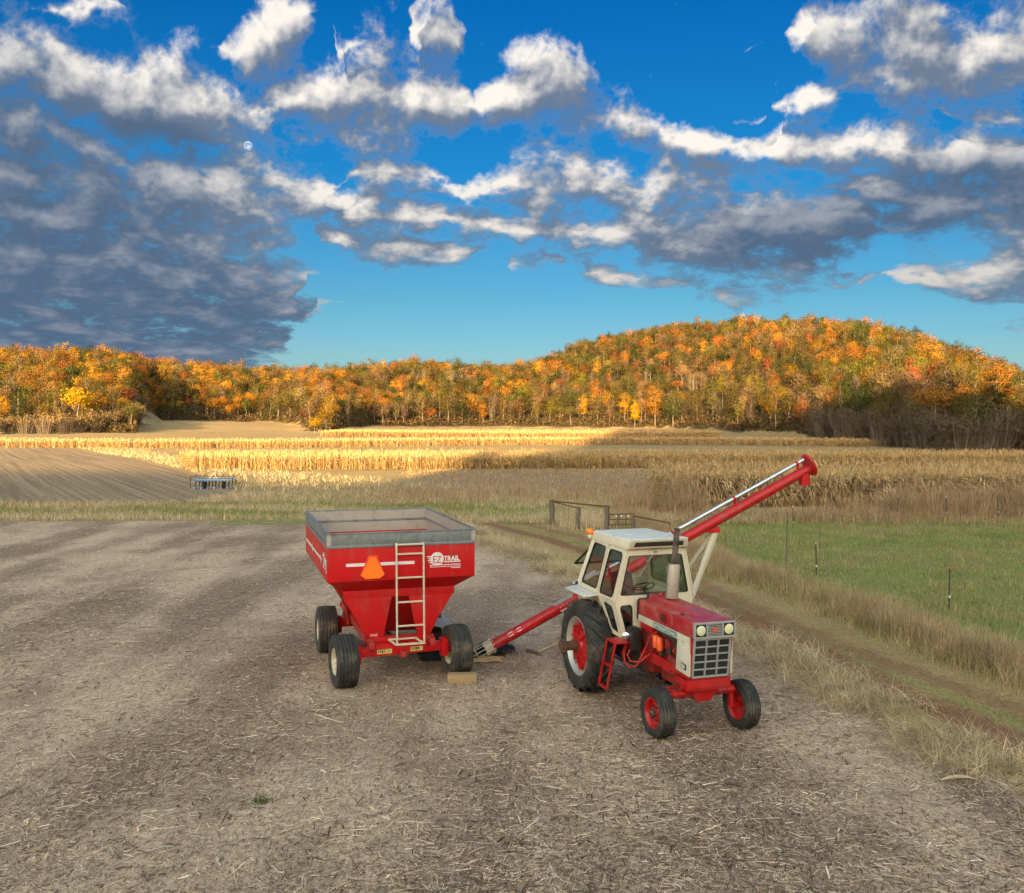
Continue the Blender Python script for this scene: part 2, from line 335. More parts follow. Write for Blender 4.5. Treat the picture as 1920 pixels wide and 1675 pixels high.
GLASS = glass_mat('cab_glass', (.94,.98,.95), .07, .97); GLASSG = glass_mat('green_cab_glass', (.66,.84,.72), .05, .95)
def leaf_mat(name, attr=None, trans=.35, rough=.7, vscale=.35, inst=False):
    m = bpy.data.materials.new(name); m.use_nodes = True; T = NT(m.node_tree); T.N.clear()
    if attr: c = T.n('ShaderNodeAttribute', attribute_name=attr, attribute_type='INSTANCER' if inst else 'GEOMETRY').outputs['Color']
    else: c = T.n('ShaderNodeObjectInfo').outputs['Color']
    p = T.n('ShaderNodeNewGeometry').outputs['Position']
    k = T.lin(T.noise(p, vscale, 3, .6), .3, .7, .7, 1.35); c = T.mix(1., c, T.xyz(k, k, k), 'MULTIPLY')
    d = T.n('ShaderNodeBsdfDiffuse'); T.L.new(c, d.inputs[0]); tl = T.n('ShaderNodeBsdfTranslucent'); T.L.new(c, tl.inputs[0])
    mx = T.n('ShaderNodeMixShader'); mx.inputs[0].default_value = trans; T.L.new(d.outputs[0], mx.inputs[1]); T.L.new(tl.outputs[0], mx.inputs[2])
    o = T.n('ShaderNodeOutputMaterial'); T.L.new(mx.outputs[0], o.inputs[0]); return m
LEAF = leaf_mat('autumn_leaves'); LEAFA = leaf_mat('autumn_forest', 'tint'); LEAFI = leaf_mat('far_autumn_leaves', 'tint', .3, inst=True); BLADE = leaf_mat('grass_blades', 'tint', .25, vscale=1.5)
STEM = mat('thicket_stems', (.085,.062,.048), .9, var=.4, scale=1)
BARK = mat('bark', (.15,.115,.09), .9, var=.4, scale=2)
# ------------------------------------------------------------------ terrain
def px_of(X, Y): return 960+FPX*X/np.maximum(Y, 1.)
def at(px, py, z=0.):
    Y = FPX*(CAMH-z)/(py-HOR); return V(((px-960)*Y/FPX, Y, z))
SKYL = np.array([(-600,690),(-200,660),(0,652),(170,655),(350,672),(450,680),(600,690),(650,685),(700,676),(780,668),(850,675),(950,678),(1000,672),(1060,645),(1130,625),(1250,605),(1400,597),(1500,600),(1600,607),(1700,630),(1800,660),(1920,697),(2100,725),(2600,745)], float)
BASE = np.array([(-900,230),(0,229),(255,231),(280,330),(480,345),(560,300),(580,262),(620,268),(700,318),(900,352),(1200,322),(1340,274),(1520,192),(1650,145),(1740,119),(1840,121),(1920,129),(2300,160),(2900,200)], float)
CREST = np.array([(-900,470),(300,470),(900,520),(1100,500),(1500,480),(1920,430),(2900,430)], float)
TREEH = 10.0
def sstep(t): t = np.clip(t, 0, 1); return t*t*(3-2*t)
# ridge behind the camera (west): its shadow lies over the yard and the foot of the right-hand hill
SHADE = [(0,890,0),(200,889,0),(330,893,0),(440,912,0),(560,916,0),(700,914,0),(830,920,0),(915,912,0),(945,872,0),(1000,850,0),(1110,833,0),(1150,815,0),(1200,806,0),(1300,788,2.5),(1420,778,4.5),(1520,774,5.2),(1920,762,6.8)]
RL = 190.; dx_, dy_ = math.sin(SUN_AZ), math.cos(SUN_AZ); RP = []
for (px, py, z) in SHADE:
    Y = {1300:285,1420:240,1520:200,1920:150}.get(px) or FPX*CAMH/(py-HOR); X = (px-960)*Y/FPX
    RP.append((X*dy_-Y*dx_, z+(X*dx_+Y*dy_+RL)*math.tan(SUN_EL)))
RP.sort(); RP = np.array(RP)
def height(X, Y):
    X = np.asarray(X, float); Y = np.asarray(Y, float)
    px = np.clip(px_of(X, Y), -900, 2900)
    yb = np.interp(px, BASE[:,0], BASE[:,1]); dc = np.interp(px, CREST[:,0], CREST[:,1])
    zc = CAMH+(HOR-np.interp(px, SKYL[:,0], SKYL[:,1]))*dc/FPX-TREEH
    tt = np.clip((Y-yb)/(dc-yb), 0, 1)
    z = zc*(.65*np.sin(tt*math.pi/2)+.35*sstep(tt))-np.maximum(Y-dc, 0)*.07
    z = np.where(Y > 100, np.maximum(z, -4), 0)
    z = z+2.7*np.exp(-((X+112)/42)**2-((Y-318)/48)**2)
    far = sstep((np.abs(Y)-70)/60); z = z+far*.35*(np.sin(X*.045+1)*np.cos(Y*.05))
    s = X*dx_+Y*dy_; p = X*dy_-Y*dx_
    rh = np.interp(p, RP[:,0], RP[:,1])
    z = z+np.where(s < -25, rh*np.where(s > -RL, np.exp(-((s+RL)/58)**2), np.exp(-((s+RL)/260)**2))*sstep((-s-25)/60), 0)
    return z
def xe(Y): return np.interp(Y, [0,9,12.6,13.5,15.9,18.4,21.7,29,36,42,44.5,46], [7.6,7.2,6.75,6.4,5.9,5.45,4.9,1.7,-.5,-2.6,-4.5,-9])   # edge of the harvested yard
def xr1(Y): return np.interp(Y, [0,10,14.6,17.5,24,30,38,46,54], [9.6,8.5,7.75,6.9,5.7,4.2,1.5,-2.4,-7])     # wheel ruts
def xr2(Y): return np.interp(Y, [0,10,15.9,18.6,21.7,30,38,46,54], [10.6,9.6,8.7,7.7,6.8,5.2,3.0,-.6,-5])
def xf(Y): return np.interp(Y, [0,12,18.2,21.7,24,27,30,36,44], [12.5,11.2,9.7,8.9,8.5,7.8,6.6,6.2,5.5])  # fence line
def graded(parts):
    out = []
    for a, b, st in parts: out += list(np.arange(a, b, st))
    return np.array(out+[parts[-1][1]], float)
gx = graded([(-4000,-700,300),(-700,-160,14),(-160,-40,4),(-40,40,.8),(40,160,4),(160,700,14),(700,4000,300)])
gy = graded([(-900,-300,60),(-300,-20,8),(-20,8,2),(8,60,.8),(60,170,2),(170,640,7),(640,5000,300)])
GX, GY = np.meshgrid(gx, gy); GZ = height(GX, GY)
PX = px_of(GX, GY); front = GY > 5
e_d = GX-xe(GY)
ramp = lambda d, w: np.clip(.5+d/w, 0, 1)
far_edge = 44.6+.02*(GX+10)
w_stub = np.where(GY < 46.5, ramp(-e_d, 1.2)*ramp(far_edge-GY, 1.6), 0)
inrut = (GY > -20) & (GY < 56)
d_r1 = np.where(inrut, np.clip(.5+(GX-xr1(GY))/8, 0, 1), 0); d_r2 = np.where(inrut, np.clip(.5+(GX-xr2(GY))/8, 0, 1), 0); w_soil = GX*0
w_green = np.where(GY < 47, ramp(GX-xf(GY)-.3, 1.5)*.95, 0)
w_green = np.maximum(w_green, np.where((GY > 43) & (GY < 62) & (GX < 7) & (GX > -14), .58, 0)*ramp(-(GX-7), 4))
w_green = np.maximum(w_green, np.where(GX < -8, .62*np.exp(-((GY-49)/2.2)**2), 0))
def seg_side(p, q): return (GX-p[0])*(q[1]-p[1])-(GY-p[1])*(q[0]-p[0])
plough_right = np.interp(GY, [51,53,60,80,110,150,160], [-19,-18.5,-17.3,-27,-44,-70,-76])
w_pl = ramp(plough_right-GX, 2.5)*ramp(GY-53.2, 2)*ramp(147-GY, 4)
w_lane = np.where((GY > 60) & (GY < 150), ramp(GX-plough_right-1, 3)*ramp(-(GX-np.interp(GY, [60,86,110,150], [-13,-29,-42,-66])), 4)*.55, 0)
w_green = np.maximum(w_green, w_lane)
ybG = np.interp(np.clip(PX, -900, 2900), BASE[:,0], BASE[:,1])
w_wood = np.where(GY > 100, ramp(GY-ybG, 6), 0); w_wood = np.where(GY < -40, .8, w_wood)
w_brown = np.where((GY > 57) & (GY < 86), ramp(GX+7, 8)*.9, 0)          # bare strip in front of the far corn
nx, ny = len(gx), len(gy); P = np.stack([GX, GY, GZ], -1).reshape(-1, 3)
idx = np.arange(nx*ny).reshape(ny, nx)
quads = np.stack([idx[:-1,:-1], idx[:-1,1:], idx[1:,1:], idx[1:,:-1]], -1)
fc = lambda w: (w[:-1,:-1]+w[:-1,1:]+w[1:,1:]+w[1:,:-1])/4
cyc, cxc = fc(GY), fc(GX)
zone = np.zeros(cyc.shape, int)                                          # 0 ground
zone[fc(w_stub) > .5] = 1
zone[(cyc > -20) & (cyc < 54) & (cxc > xr1(cyc)-.7) & (cxc < xr2(cyc)+.7)] = 2
zone[(fc(w_green) > .5) & (cyc < 47) & (cxc > xf(cyc))] = 3
zone[fc(w_pl) > .5] = 4
zone[(fc(w_wood) > .5) & (cyc > 100)] = 5
zone[cyc < -60] = 6
def raw_mesh(name, P, faces, attrs=None):
    """P (n,3), faces: list of (m,k) index arrays; attrs name -> (n,4)"""
    me = bpy.data.meshes.new(name); me.vertices.add(len(P)); me.vertices.foreach_set('co', np.asarray(P, np.float32).ravel())
    tot = np.concatenate([np.full(len(f), f.shape[1]) for f in faces]); li = np.concatenate([f.ravel() for f in faces])
    me.loops.add(len(li)); me.loops.foreach_set('vertex_index', li.astype(np.int32))
    me.polygons.add(len(tot)); me.polygons.foreach_set('loop_start', np.concatenate([[0], np.cumsum(tot)[:-1]]).astype(np.int32))
    for k, a in (attrs or {}).items():
        at_ = me.attributes.new(k, 'FLOAT_COLOR', 'POINT'); at_.data.foreach_set('color', np.asarray(a, np.float32).ravel())
    me.update(calc_edges=True); return me
A1 = np.stack([w_stub, w_soil, w_green, w_pl], -1).reshape(-1, 4); A2 = np.stack([w_wood, w_brown, d_r1, d_r2], -1).reshape(-1, 4)
def ground_material():
    m = bpy.data.materials.new('field_ground'); m.use_nodes = True; T = NT(m.node_tree); b = T.N['Principled BSDF']
    p = T.n('ShaderNodeNewGeometry').outputs['Position']
    a1 = T.n('ShaderNodeAttribute', attribute_name='zone_a'); a2 = T.n('ShaderNodeAttribute', attribute_name='zone_b')
    s1 = T.n('ShaderNodeSeparateColor'); T.L.new(a1.outputs['Color'], s1.inputs[0]); s2 = T.n('ShaderNodeSeparateColor'); T.L.new(a2.outputs['Color'], s2.inputs[0])
    big = T.noise(p, .22, 4, .55); mid = T.noise(p, 1.6, 5, .6); fine = T.noise(p, 14., 6, .65, 1.2); vf = T.noise(p, 55., 4, .6, .8)
    str1 = T.noise(T.mapping(p, rot=(0,0,.35), scale=(9,1.6,1)), 3.2, 4, .6, .6)
    str2 = T.noise(T.mapping(p, rot=(0,0,-.9), scale=(10,1.4,1)), 3.6, 4, .6, .6)
    edge = T.math('MULTIPLY', T.math('SUBTRACT', T.math('ADD', T.math('MULTIPLY', mid, .6), T.math('MULTIPLY', fine, .4)), .5), 1.6)
    def w(sock, a=.38, c=.62): return T.ss(T.math('ADD', sock, edge), a, c)
    detail = T.math('ADD', T.math('MULTIPLY', fine, .4), T.math('ADD', T.math('MULTIPLY', vf, .22), T.math('MULTIPLY', T.math('MAXIMUM', str1, str2), .38)))
    dry = T.mix(T.ss(detail, .34, .66), (.17,.11,.05), (.48,.34,.165))
    bk_ = T.lin(T.math('ADD', T.math('MULTIPLY', big, .5), T.math('MULTIPLY', T.noise(T.mapping(p, scale=(.12,1,1)), .28, 4, .6), .5)), .35, .65, .72, 1.18); dry = T.mix(1., dry, T.xyz(bk_, bk_, bk_), 'MULTIPLY')
    # harvested yard: grey brown soil under pale chaff, in broad swaths
    swath = T.noise(T.mapping(p, rot=(0,0,.16), scale=(.42,.07,1)), 1.15, 3, .5)
    cover = T.math('ADD', T.math('MULTIPLY', swath, .62), T.math('MULTIPLY', big, .38))
    lo = T.mix(T.ss(cover, .40, .60), (.125,.079,.056), (.26,.176,.126)); hi = T.mix(T.ss(cover, .40, .60), (.36,.25,.18), (.66,.485,.36))
    stub = T.mix(T.ss(detail, .40, .60), lo, hi)
    stub = T.mix(T.math('MULTIPLY', T.ss(T.noise(p, .5, 3, .5), .56, .72), .5), stub, (.22,.145,.09))
    green = T.mix(T.ss(detail, .36, .66), (.09,.105,.03), (.31,.31,.10))
    green = T.mix(T.math('MULTIPLY', T.ss(mid, .52, .66), .6), green, (.22,.17,.085))
    soil = T.mix(T.ss(detail, .35, .65), (.095,.04,.022), (.30,.145,.08))
    fur = T.noise(T.mapping(T.mapping(p, rot=(0,0,R(-31))), scale=(2.6,.035,1)), 1., 3, .6); clod = T.noise(p, 3.2, 5, .7)
    pl = T.mix(T.ss(T.math('ADD', T.math('MULTIPLY', fur, .42), T.math('MULTIPLY', clod, .58)), .36, .66), (.16,.11,.072), (.40,.29,.185))
    wood = T.mix(mid, (.05,.035,.02), (.12,.08,.04))
    rows = T.n('ShaderNodeTexWave', wave_type='BANDS', bands_direction='Y'); T.L.new(p, rows.inputs[0]); rows.inputs['Scale'].default_value = .33
    rows.inputs['Distortion'].default_value = .8; rows.inputs['Detail'].default_value = 2
    brn = T.mix(T.math('ADD', T.math('MULTIPLY', rows.outputs['Fac'], .35), T.math('MULTIPLY', mid, .5)), (.19,.13,.085), (.40,.28,.185))
    dist = lambda o: T.math('ABSOLUTE', T.math('MULTIPLY', T.math('SUBTRACT', o, .5), 8.))
    rut1 = T.ss(T.math('ADD', dist(s2.outputs[2]), T.math('MULTIPLY', edge, .8)), .62, .18); rut2 = T.math('MULTIPLY', T.ss(T.math('ADD', dist(a2.outputs['Alpha']), T.math('MULTIPLY', edge, .9)), .55, .12), .7)
    rut = T.math('MAXIMUM', rut1, rut2)
    med = T.ss(T.math('ADD', dist(T.math('MULTIPLY', T.math('ADD', s2.outputs[2], a2.outputs['Alpha']), .5)), T.math('MULTIPLY', edge, .7)), .42, .1)
    c = T.mix(w(s2.outputs[1]), dry, brn); c = T.mix(w(a1.outputs['Alpha']), c, pl); c = T.mix(w(s1.outputs[0]), c, stub)
    c = T.mix(w(s1.outputs[2]), c, green); c = T.mix(T.math('MULTIPLY', med, .6), c, green); c = T.mix(T.math('MULTIPLY', rut, .9), c, soil); c = T.mix(w(s2.outputs[0]), c, wood)
    T.L.new(c, b.inputs['Base Color']); b.inputs['Roughness'].default_value = .95; b.inputs['Specular IOR Level'].default_value = .15
    bn = T.n('ShaderNodeBump'); bn.inputs['Strength'].default_value = .8; bn.inputs['Distance'].default_value = .05
    T.put(bn.inputs['Height'], T.math('ADD', detail, T.math('MULTIPLY', mid, 1.2))); T.L.new(bn.outputs[0], b.inputs['Normal']); return m
GROUND = ground_material()
for zi, nm in enumerate(['ground', 'harvested_field', 'dirt_track', 'pasture', 'ploughed_field', 'wooded_hillside', 'ridge']):
    q = quads[zone == zi]
    if not len(q): continue
    u, inv = np.unique(q, return_inverse=True)
    o = link(nm, raw_mesh(nm, P[u], [inv.reshape(-1, 4)], {'zone_a': A1[u], 'zone_b': A2[u]}), GROUND); o.data.shade_smooth(); o['kind'] = 'structure'
# ------------------------------------------------------------------ wheels
def wheel(parent, c, rad, width, rim_r, kind, tyre_m, rim_m, out=-1, hub_m=None, yaw=0., dish=.03):
    """wheel turning on the local Y axis; out = side (+1/-1) that faces outwards"""
    w = bpy.data.objects.new('wheel', None); C.objects.link(w); w.parent = parent; w.location = c; w.rotation_euler = (0, 0, yaw); w.empty_display_size = .1
    h = width/2; b = MB()
    if kind == 'rib':      # ribbed front or wagon tyre
        pr = [(rim_r, -h*.72), (rim_r+.02, -h*.86), (rim_r+(rad-rim_r)*.35, -h*1.0), (rim_r+(rad-rim_r)*.7, -h*.98), (rad*.965, -h*.86)]
        nr = 5 if width > .35 else 4
        for i in range(nr):
            a = -h*.80+i*(h*1.6)/nr; s_ = (h*1.6)/nr; crown = lambda y: rad*(1-.035*(y/h)**2)
            pr += [(crown(a)-.016, a+.004), (crown(a), a+.014), (crown(a+s_), a+s_-.014), (crown(a+s_)-.016, a+s_-.004)]
        pr += [(rad*.965, h*.86), (rim_r+(rad-rim_r)*.7, h*.98), (rim_r+(rad-rim_r)*.35, h*1.0), (rim_r+.02, h*.86), (rim_r, h*.72)]
        b.lathe(pr, (0,0,0), n=56)
    else:                  # rear tractor tyre with bar lugs
        r0 = rad-.058
        pr = [(rim_r, -h*.66), (rim_r+.02, -h*.8), (rim_r+(r0-rim_r)*.3, -h*.98), (rim_r+(r0-rim_r)*.62, -h*1.02), (r0*.94, -h*.96), (r0*.985, -h*.75), (r0, -h*.3)]
        pr += [(r, -y) for r, y in reversed(pr)]
        b.lathe(pr, (0,0,0), n=64)
        NL = 18
        for sd in (-1, 1):
            for i in range(NL):
                t0 = 2*math.pi*(i+(.5 if sd > 0 else 0))/NL; secs = []
                for f in (0., .35, .7, 1., 1.06):
                    y = sd*(-.02+f*(h*.98)); th = t0+f*.36; rb = r0-.02-.05*f**4*1.2; rt = rad-.035*f**3-(.09 if f > 1.01 else 0)
                    hw = .03 if f < 1 else .034
                    secs.append([(rr*math.cos(th+q/rr), y, rr*math.sin(th+q/rr)) for rr, q in ((rb,-hw*1.25),(rt,-hw),(rt,hw),(rb,hw*1.25))])
                vs = [p for s_ in secs for p in s_]; fs = [(0,1,2,3), tuple(range(19, 15, -1))]
                for k in range(4): fs += [(k*4+j, k*4+(j+1) % 4, k*4+4+(j+1) % 4, k*4+4+j)[::-1] for j in range(4)]
                b.add(vs, fs)
    b.build('tyre', tyre_m, w, smooth=40)
    o = out; r = MB()
    rw = h*.74
    if kind == 'rib':
        r.lathe([(rim_r+.016, o*rw*1.1), (rim_r+.022, o*rw*1.16), (rim_r+.004, o*rw*1.18), (rim_r-.02, o*rw*.95), (rim_r-.035, o*rw*.3), (rim_r*.75, o*dish), (rim_r*.45, o*(dish+.02)), (rim_r*.40, o*(dish+.05)), (.001, o*(dish+.05))], (0,0,0), n=40)
        r.lathe([(rim_r+.016, -o*rw*1.1), (rim_r+.02, -o*rw*1.16), (rim_r-.03, -o*rw*.9), (rim_r-.04, -o*rw*.2), (rim_r*.7, -o*.0), (.03, -o*.0)], (0,0,0), n=40)
        rim = r.build('rim', rim_m, w)
        k = MB()
        k.lathe([(.058, o*(dish+.03)), (.06, o*(dish+.09)), (.045, o*(dish+.11)), (.03, o*(dish+.125)), (.001, o*(dish+.13))], (0,0,0), n=18)
        k.build('hub', hub_m or rim_m, w)
        for i in range(6):
            a = i*math.pi/3; bb = MB(); bb.lathe([(.013, o*(dish+.0)), (.013, o*(dish+.068)), (.001, o*(dish+.07))], (rim_r*.52*math.cos(a), 0, rim_r*.52*math.sin(a)), n=6)
            bb.build('wheel_nut', GREASE, w)
    else:
        r.lathe([(rim_r+.02, o*rw), (rim_r+.03, o*rw*1.1), (rim_r+.012, o*rw*1.16), (rim_r-.012, o*rw*1.02), (rim_r-.03, o*rw*.7), (rim_r-.06, o*rw*.5), (rim_r-.075, o*rw*.1), (rim_r-.06, -o*rw*.5), (rim_r-.02, -o*rw), (rim_r+.03, -o*rw*1.1)], (0,0,0), n=56)
        r.build('rim', RIMS, w)
        d = MB(); d.lathe([(rim_r-.062, o*.07), (rim_r-.10, o*.095), (rim_r*.55, o*.14), (rim_r*.42, o*.15), (rim_r*.36, o*.19), (.001, o*.19)], (0,0,0), n=40)
        d.lathe([(rim_r-.062, o*.06), (.001, o*.09)], (0,0,0), n=40)
        for i in range(8):
            a = i*math.pi/4; ca, sa = math.cos(a), math.sin(a)
            d.bar((ca*.17, o*.18, sa*.17), (ca*(rim_r-.07), o*.11, sa*(rim_r-.07)), .05, .06, up=(0,1,0))
        d.build('wheel_disc', rim_m, w, bevel=.006)
        for i in range(8):
            a = (i+.5)*math.pi/4; bb = MB(); bb.lathe([(.018, o*.10), (.018, o*.165), (.001, o*.17)], ((rim_r-.14)*math.cos(a), 0, (rim_r-.14)*math.sin(a)), n=6); bb.build('wheel_nut', hub_m or rim_m, w)
    return w
def cell(A, B, Cc, D, win, rad=.16, th=.03):
    """panel A,B,C,D (bottom left, bottom right, top right, top left) with a rounded window; returns frame, gasket and pane builders"""
    A, B, Cc, D = map(V, (A, B, Cc, D)); n = ((B-A).cross(D-A)).normalized()
    P_ = lambda u, v: (A*(1-u)+B*u)*(1-v)+(D*(1-u)+Cc*u)*v
    outer = [A, B, Cc, D]; w = [V((u, v)) for u, v in win]; inner = []
    for i in range(4):
        p, q, r_ = w[i-1], w[i], w[(i+1) % 4]; a = q+(p-q)*rad; c = q+(r_-q)*rad
        inner.append([P_(*((1-t_)**2*a+2*t_*(1-t_)*q+t_*t_*c)) for t_ in (0, .33, .67, 1)])
    fr, gk, gl = MB(), MB(), MB(); flat = [p for c in inner for p in c]; N = len(flat)
    for off in (0., -th):
        vs = [p+n*off for p in outer]+[p+n*off for p in flat]; fs = []
        for i in range(4):
            b0 = 4+i*4
            for k in range(3): fs.append((i, b0+k, b0+k+1))
            fs.append((i, b0+3, 4+((i+1) % 4)*4, (i+1) % 4))
        if off == 0.: fs = [f[::-1] for f in fs]
        fr.add(vs, [f[::-1] for f in fs] if off == 0. else fs[:])
    fr.add([p for p in flat]+[p-n*th for p in flat], [(i, (i+1) % N, (i+1) % N+N, i+N) for i in range(N)])
    fr.add(outer+[p-n*th for p in outer], [((i+1) % 4, i, i+4, (i+1) % 4+4) for i in range(4)])
    ce = sum(flat, V())/N; g1 = [p+(p-ce).normalized()*.008 for p in flat]; g2 = [p+(ce-p).normalized()*.016 for p in flat]
    gk.add([p+n*.004 for p in g1]+[p+n*.009 for p in g2]+[p-n*.02 for p in g2], [(i, (i+1) % N, (i+1) % N+N, i+N) for i in range(N)]+[(i+N, (i+1) % N+N, (i+1) % N+2*N, i+2*N) for i in range(N)])
    gl.add([p-n*.010 for p in g2]+[p-n*.015 for p in g2], [tuple(range(N)), tuple(range(2*N-1, N-1, -1))])
    return fr, gk, gl
# ------------------------------------------------------------------ tractor
TR = thing('tractor', 'red farm tractor with cream cab and black exhaust stack parked beside the auger', 'tractor', (2.19, 17.52, -.015), R(17.5-90))
def tp(name, m, mb, bevel=.0, parent=None, **k): return mb.build(name, m, parent or TR, bevel, **k)
for sd in (-1, 1):
    rw_ = wheel(TR, (-.08, sd*.86, .825), .825, .45, .495, 'lug', RUBBER, RED, out=sd, hub_m=RED)
    rw_['label'] = 'large rear wheel with deep bar lugs and red disc'
    fw = wheel(TR, (2.56, sd*.73, .385), .385, .26, .215, 'rib', RUBBER, RED, out=sd, hub_m=GREASE, yaw=R(3), dish=.02)
    # bar axle end with its clamp flange
    ax = MB(); ax.lathe([(.07,0),(.075,.05),(.085,.08),(.085,.36),(.06,.37)], (-.08, sd*.92, .84), (0, sd, 0), 20)
    ax.lathe([(.09,0),(.13,.01),(.135,.06),(.10,.07),(.09,.10),(.001,.10)], (-.08, sd*1.27, .84), (0, sd, 0), 20)
    for i in range(6):
        a = i*math.pi/3; ax.tube((-.08+.11*math.cos(a), sd*1.26, .84+.11*math.sin(a)), (-.08+.11*math.cos(a), sd*1.36, .84+.11*math.sin(a)), .014, 6)
    tp('axle_end', RUST, ax, smooth=30)
    sp_ = MB(); sp_.tube((2.56, sd*.56, .36), (2.54, sd*.55, .70), .042, 14); sp_.tube((2.56, sd*.55, .385), (2.56, sd*.70, .385), .035, 12); sp_.bar((2.54, sd*.55, .68), (2.30, sd*.50, .66), .05, .03)
    tp('steering_knuckle', RED, sp_)
axle = MB(); axle.tube((2.55, -.60, .635), (2.55, .60, .635), .058, 16)
for y in (-.48,-.30,.30,.48): axle.tube((2.55, y-.03, .635), (2.55, y+.03, .635), .074, 16)
axle.hexa([(2.46,-.12,.52),(2.66,-.12,.52),(2.66,.12,.52),(2.46,.12,.52)], [(2.42,-.24,.76),(2.72,-.24,.76),(2.72,.24,.76),(2.42,.24,.76)])
axle.tube((2.30,-.5,.66), (2.28,.5,.66), .018, 8)
tp('front_axle', RED, axle, smooth=40)
# frame rails, engine, gearbox
fr = MB()
for sd in (-1, 1): fr.span((1.05, sd*.27, .86), (2.72, sd*.33, 1.02))
fr.span((2.30,-.33,.78), (2.80,.33,.93)); tp('frame_rail', RED, fr, bevel=.008)
bb = MB()
for sd in (-1, 1):
    for x in (1.18,1.26,1.34,1.52,1.9,2.2,2.5):
        for z in (.90,.98): bb.tube((x, sd*.325, z), (x, sd*.345, z), .012, 6)
tp('bolts', GREASE, bb)['kind'] = 'stuff'
gb = MB(); gb.span((-.35,-.26,.58), (.55,.26,1.10)); gb.span((.5,-.23,.55), (1.12,.23,1.42)); gb.tube((-.08,-.86,.84), (-.08,.86,.84), .14, 20)
tp('gearbox', GREASE, gb, bevel=.03)
bh = MB(); bh.hexa([(1.02,-.27,.62),(1.42,-.27,.66),(1.42,.27,.66),(1.02,.27,.62)], [(1.02,-.33,1.50),(1.45,-.30,1.50),(1.45,.30,1.50),(1.02,.33,1.50)]); tp('bell_housing', ENGRED, bh, bevel=.03)
eng = MB(); eng.span((1.40,-.20,.80), (2.42,.20,1.42)); eng.span((1.5,-.16,.60), (2.3,.16,.80)); tp('engine', ENGRED, eng, bevel=.02)
ed = MB(); ed.path([(1.52,-.24,1.40),(1.7,-.25,1.42),(2.0,-.25,1.40),(2.35,-.24,1.36)], .045, 12); ed.span((1.62,-.26,1.02),(1.72,-.2,1.14)); ed.tube((2.0,-.27,1.15),(2.0,-.19,1.15),.06,14)
ed.path([(2.42,-.2,1.3),(2.3,-.27,1.28),(2.2,-.27,1.12),(2.25,-.22,1.0)], .018, 8); ed.path([(1.6,-.22,1.1),(1.8,-.26,1.05),(2.1,-.27,1.22),(2.2,-.24,1.36)], .012, 6)
tp('engine_pipes', GREASE, ed)
er = MB(); er.tube((2.05,-.26,1.06),(2.38,-.26,1.02),.065,16); er.tube((2.22,-.25,1.22),(2.34,-.25,1.24),.07,14); er.span((1.86,-.27,1.18),(2.02,-.19,1.34)); tp('starter_motor', ENGRED, er, bevel=.008)
for x, z in ((1.62,1.13),(1.76,1.11)):
    f_ = MB(); f_.lathe([(.001,0),(.05,.005),(.058,.03),(.058,.19),(.048,.21),(.03,.235),(.001,.24)], (x,-.30,z), (-.12,0,1), 18); tp('fuel_filter', ORANGE, f_)
# bumper tray
bt = MB(); bt.span((2.80,-.378,.745),(2.83,.378,.905)); bt.span((2.60,-.378,.745),(2.80,-.355,.905)); bt.span((2.60,.355,.745),(2.80,.378,.905)); bt.span((2.60,-.355,.745),(2.80,.355,.775))
for y in (-.26,-.14,.14,.26): bt.span((2.64,y-.012,.775),(2.80,y+.012,.895))
tp('bumper', RED, bt, bevel=.005)
hh = MB()
for i in range(13): hh.tube((2.829,-.33+i*.055,.775),(2.834,-.33+i*.055,.775),.012,8)
tp('bumper_holes', DARK_M, hh)['kind'] = 'stuff'
# hood
hd = MB()
prof = [(1.06,1.60),(1.06,1.80),(1.09,1.835),(2.96,1.835),(3.01,1.815),(3.0,1.585),(2.93,1.575),(2.93,1.585)]
hd.hexa([(1.07,-.375,1.585),(2.985,-.355,1.585),(2.985,.355,1.585),(1.07,.375,1.585)], [(1.07,-.36,1.835),(3.005,-.345,1.835),(3.005,.345,1.835),(1.07,.36,1.835)])
hood = tp('hood', RED_DUST, hd, bevel=.025, seg=3)
rc = MB(); rc.hexa([(1.0,-.185,1.83),(2.72,-.165,1.834),(2.72,.165,1.834),(1.0,.185,1.83)], [(1.0,-.16,1.925),(2.58,-.12,1.862),(2.58,.12,1.862),(1.0,.16,1.925)]); rc.build('raised_panel', RED_DUST, hood, .012)
cp = MB(); cp.lathe([(.04,0),(.04,.03),(.03,.045),(.001,.05)], (1.25,-.03,1.915), (0,0,1), 16); cp.build('filler_cap', RED, hood)
cp = MB(); cp.lathe([(.035,0),(.035,.015),(.012,.02),(.012,.04),(.001,.04)], (2.42,-.24,1.834), (0,0,1), 14); cp.build('radiator_cap', GREASE, hood)
se = MB(); se.prism([(1.07,-.383,1.50),(1.07,-.383,1.80),(1.07,-.35,1.848),(1.07,-.20,1.848),(1.07,-.185,1.94),(1.07,.185,1.94),(1.07,.20,1.848),(1.07,.35,1.848),(1.07,.383,1.80),(1.07,.383,1.50)], (-.045,0,0)); se.build('rubber_seal', BLACK, hood, .01)
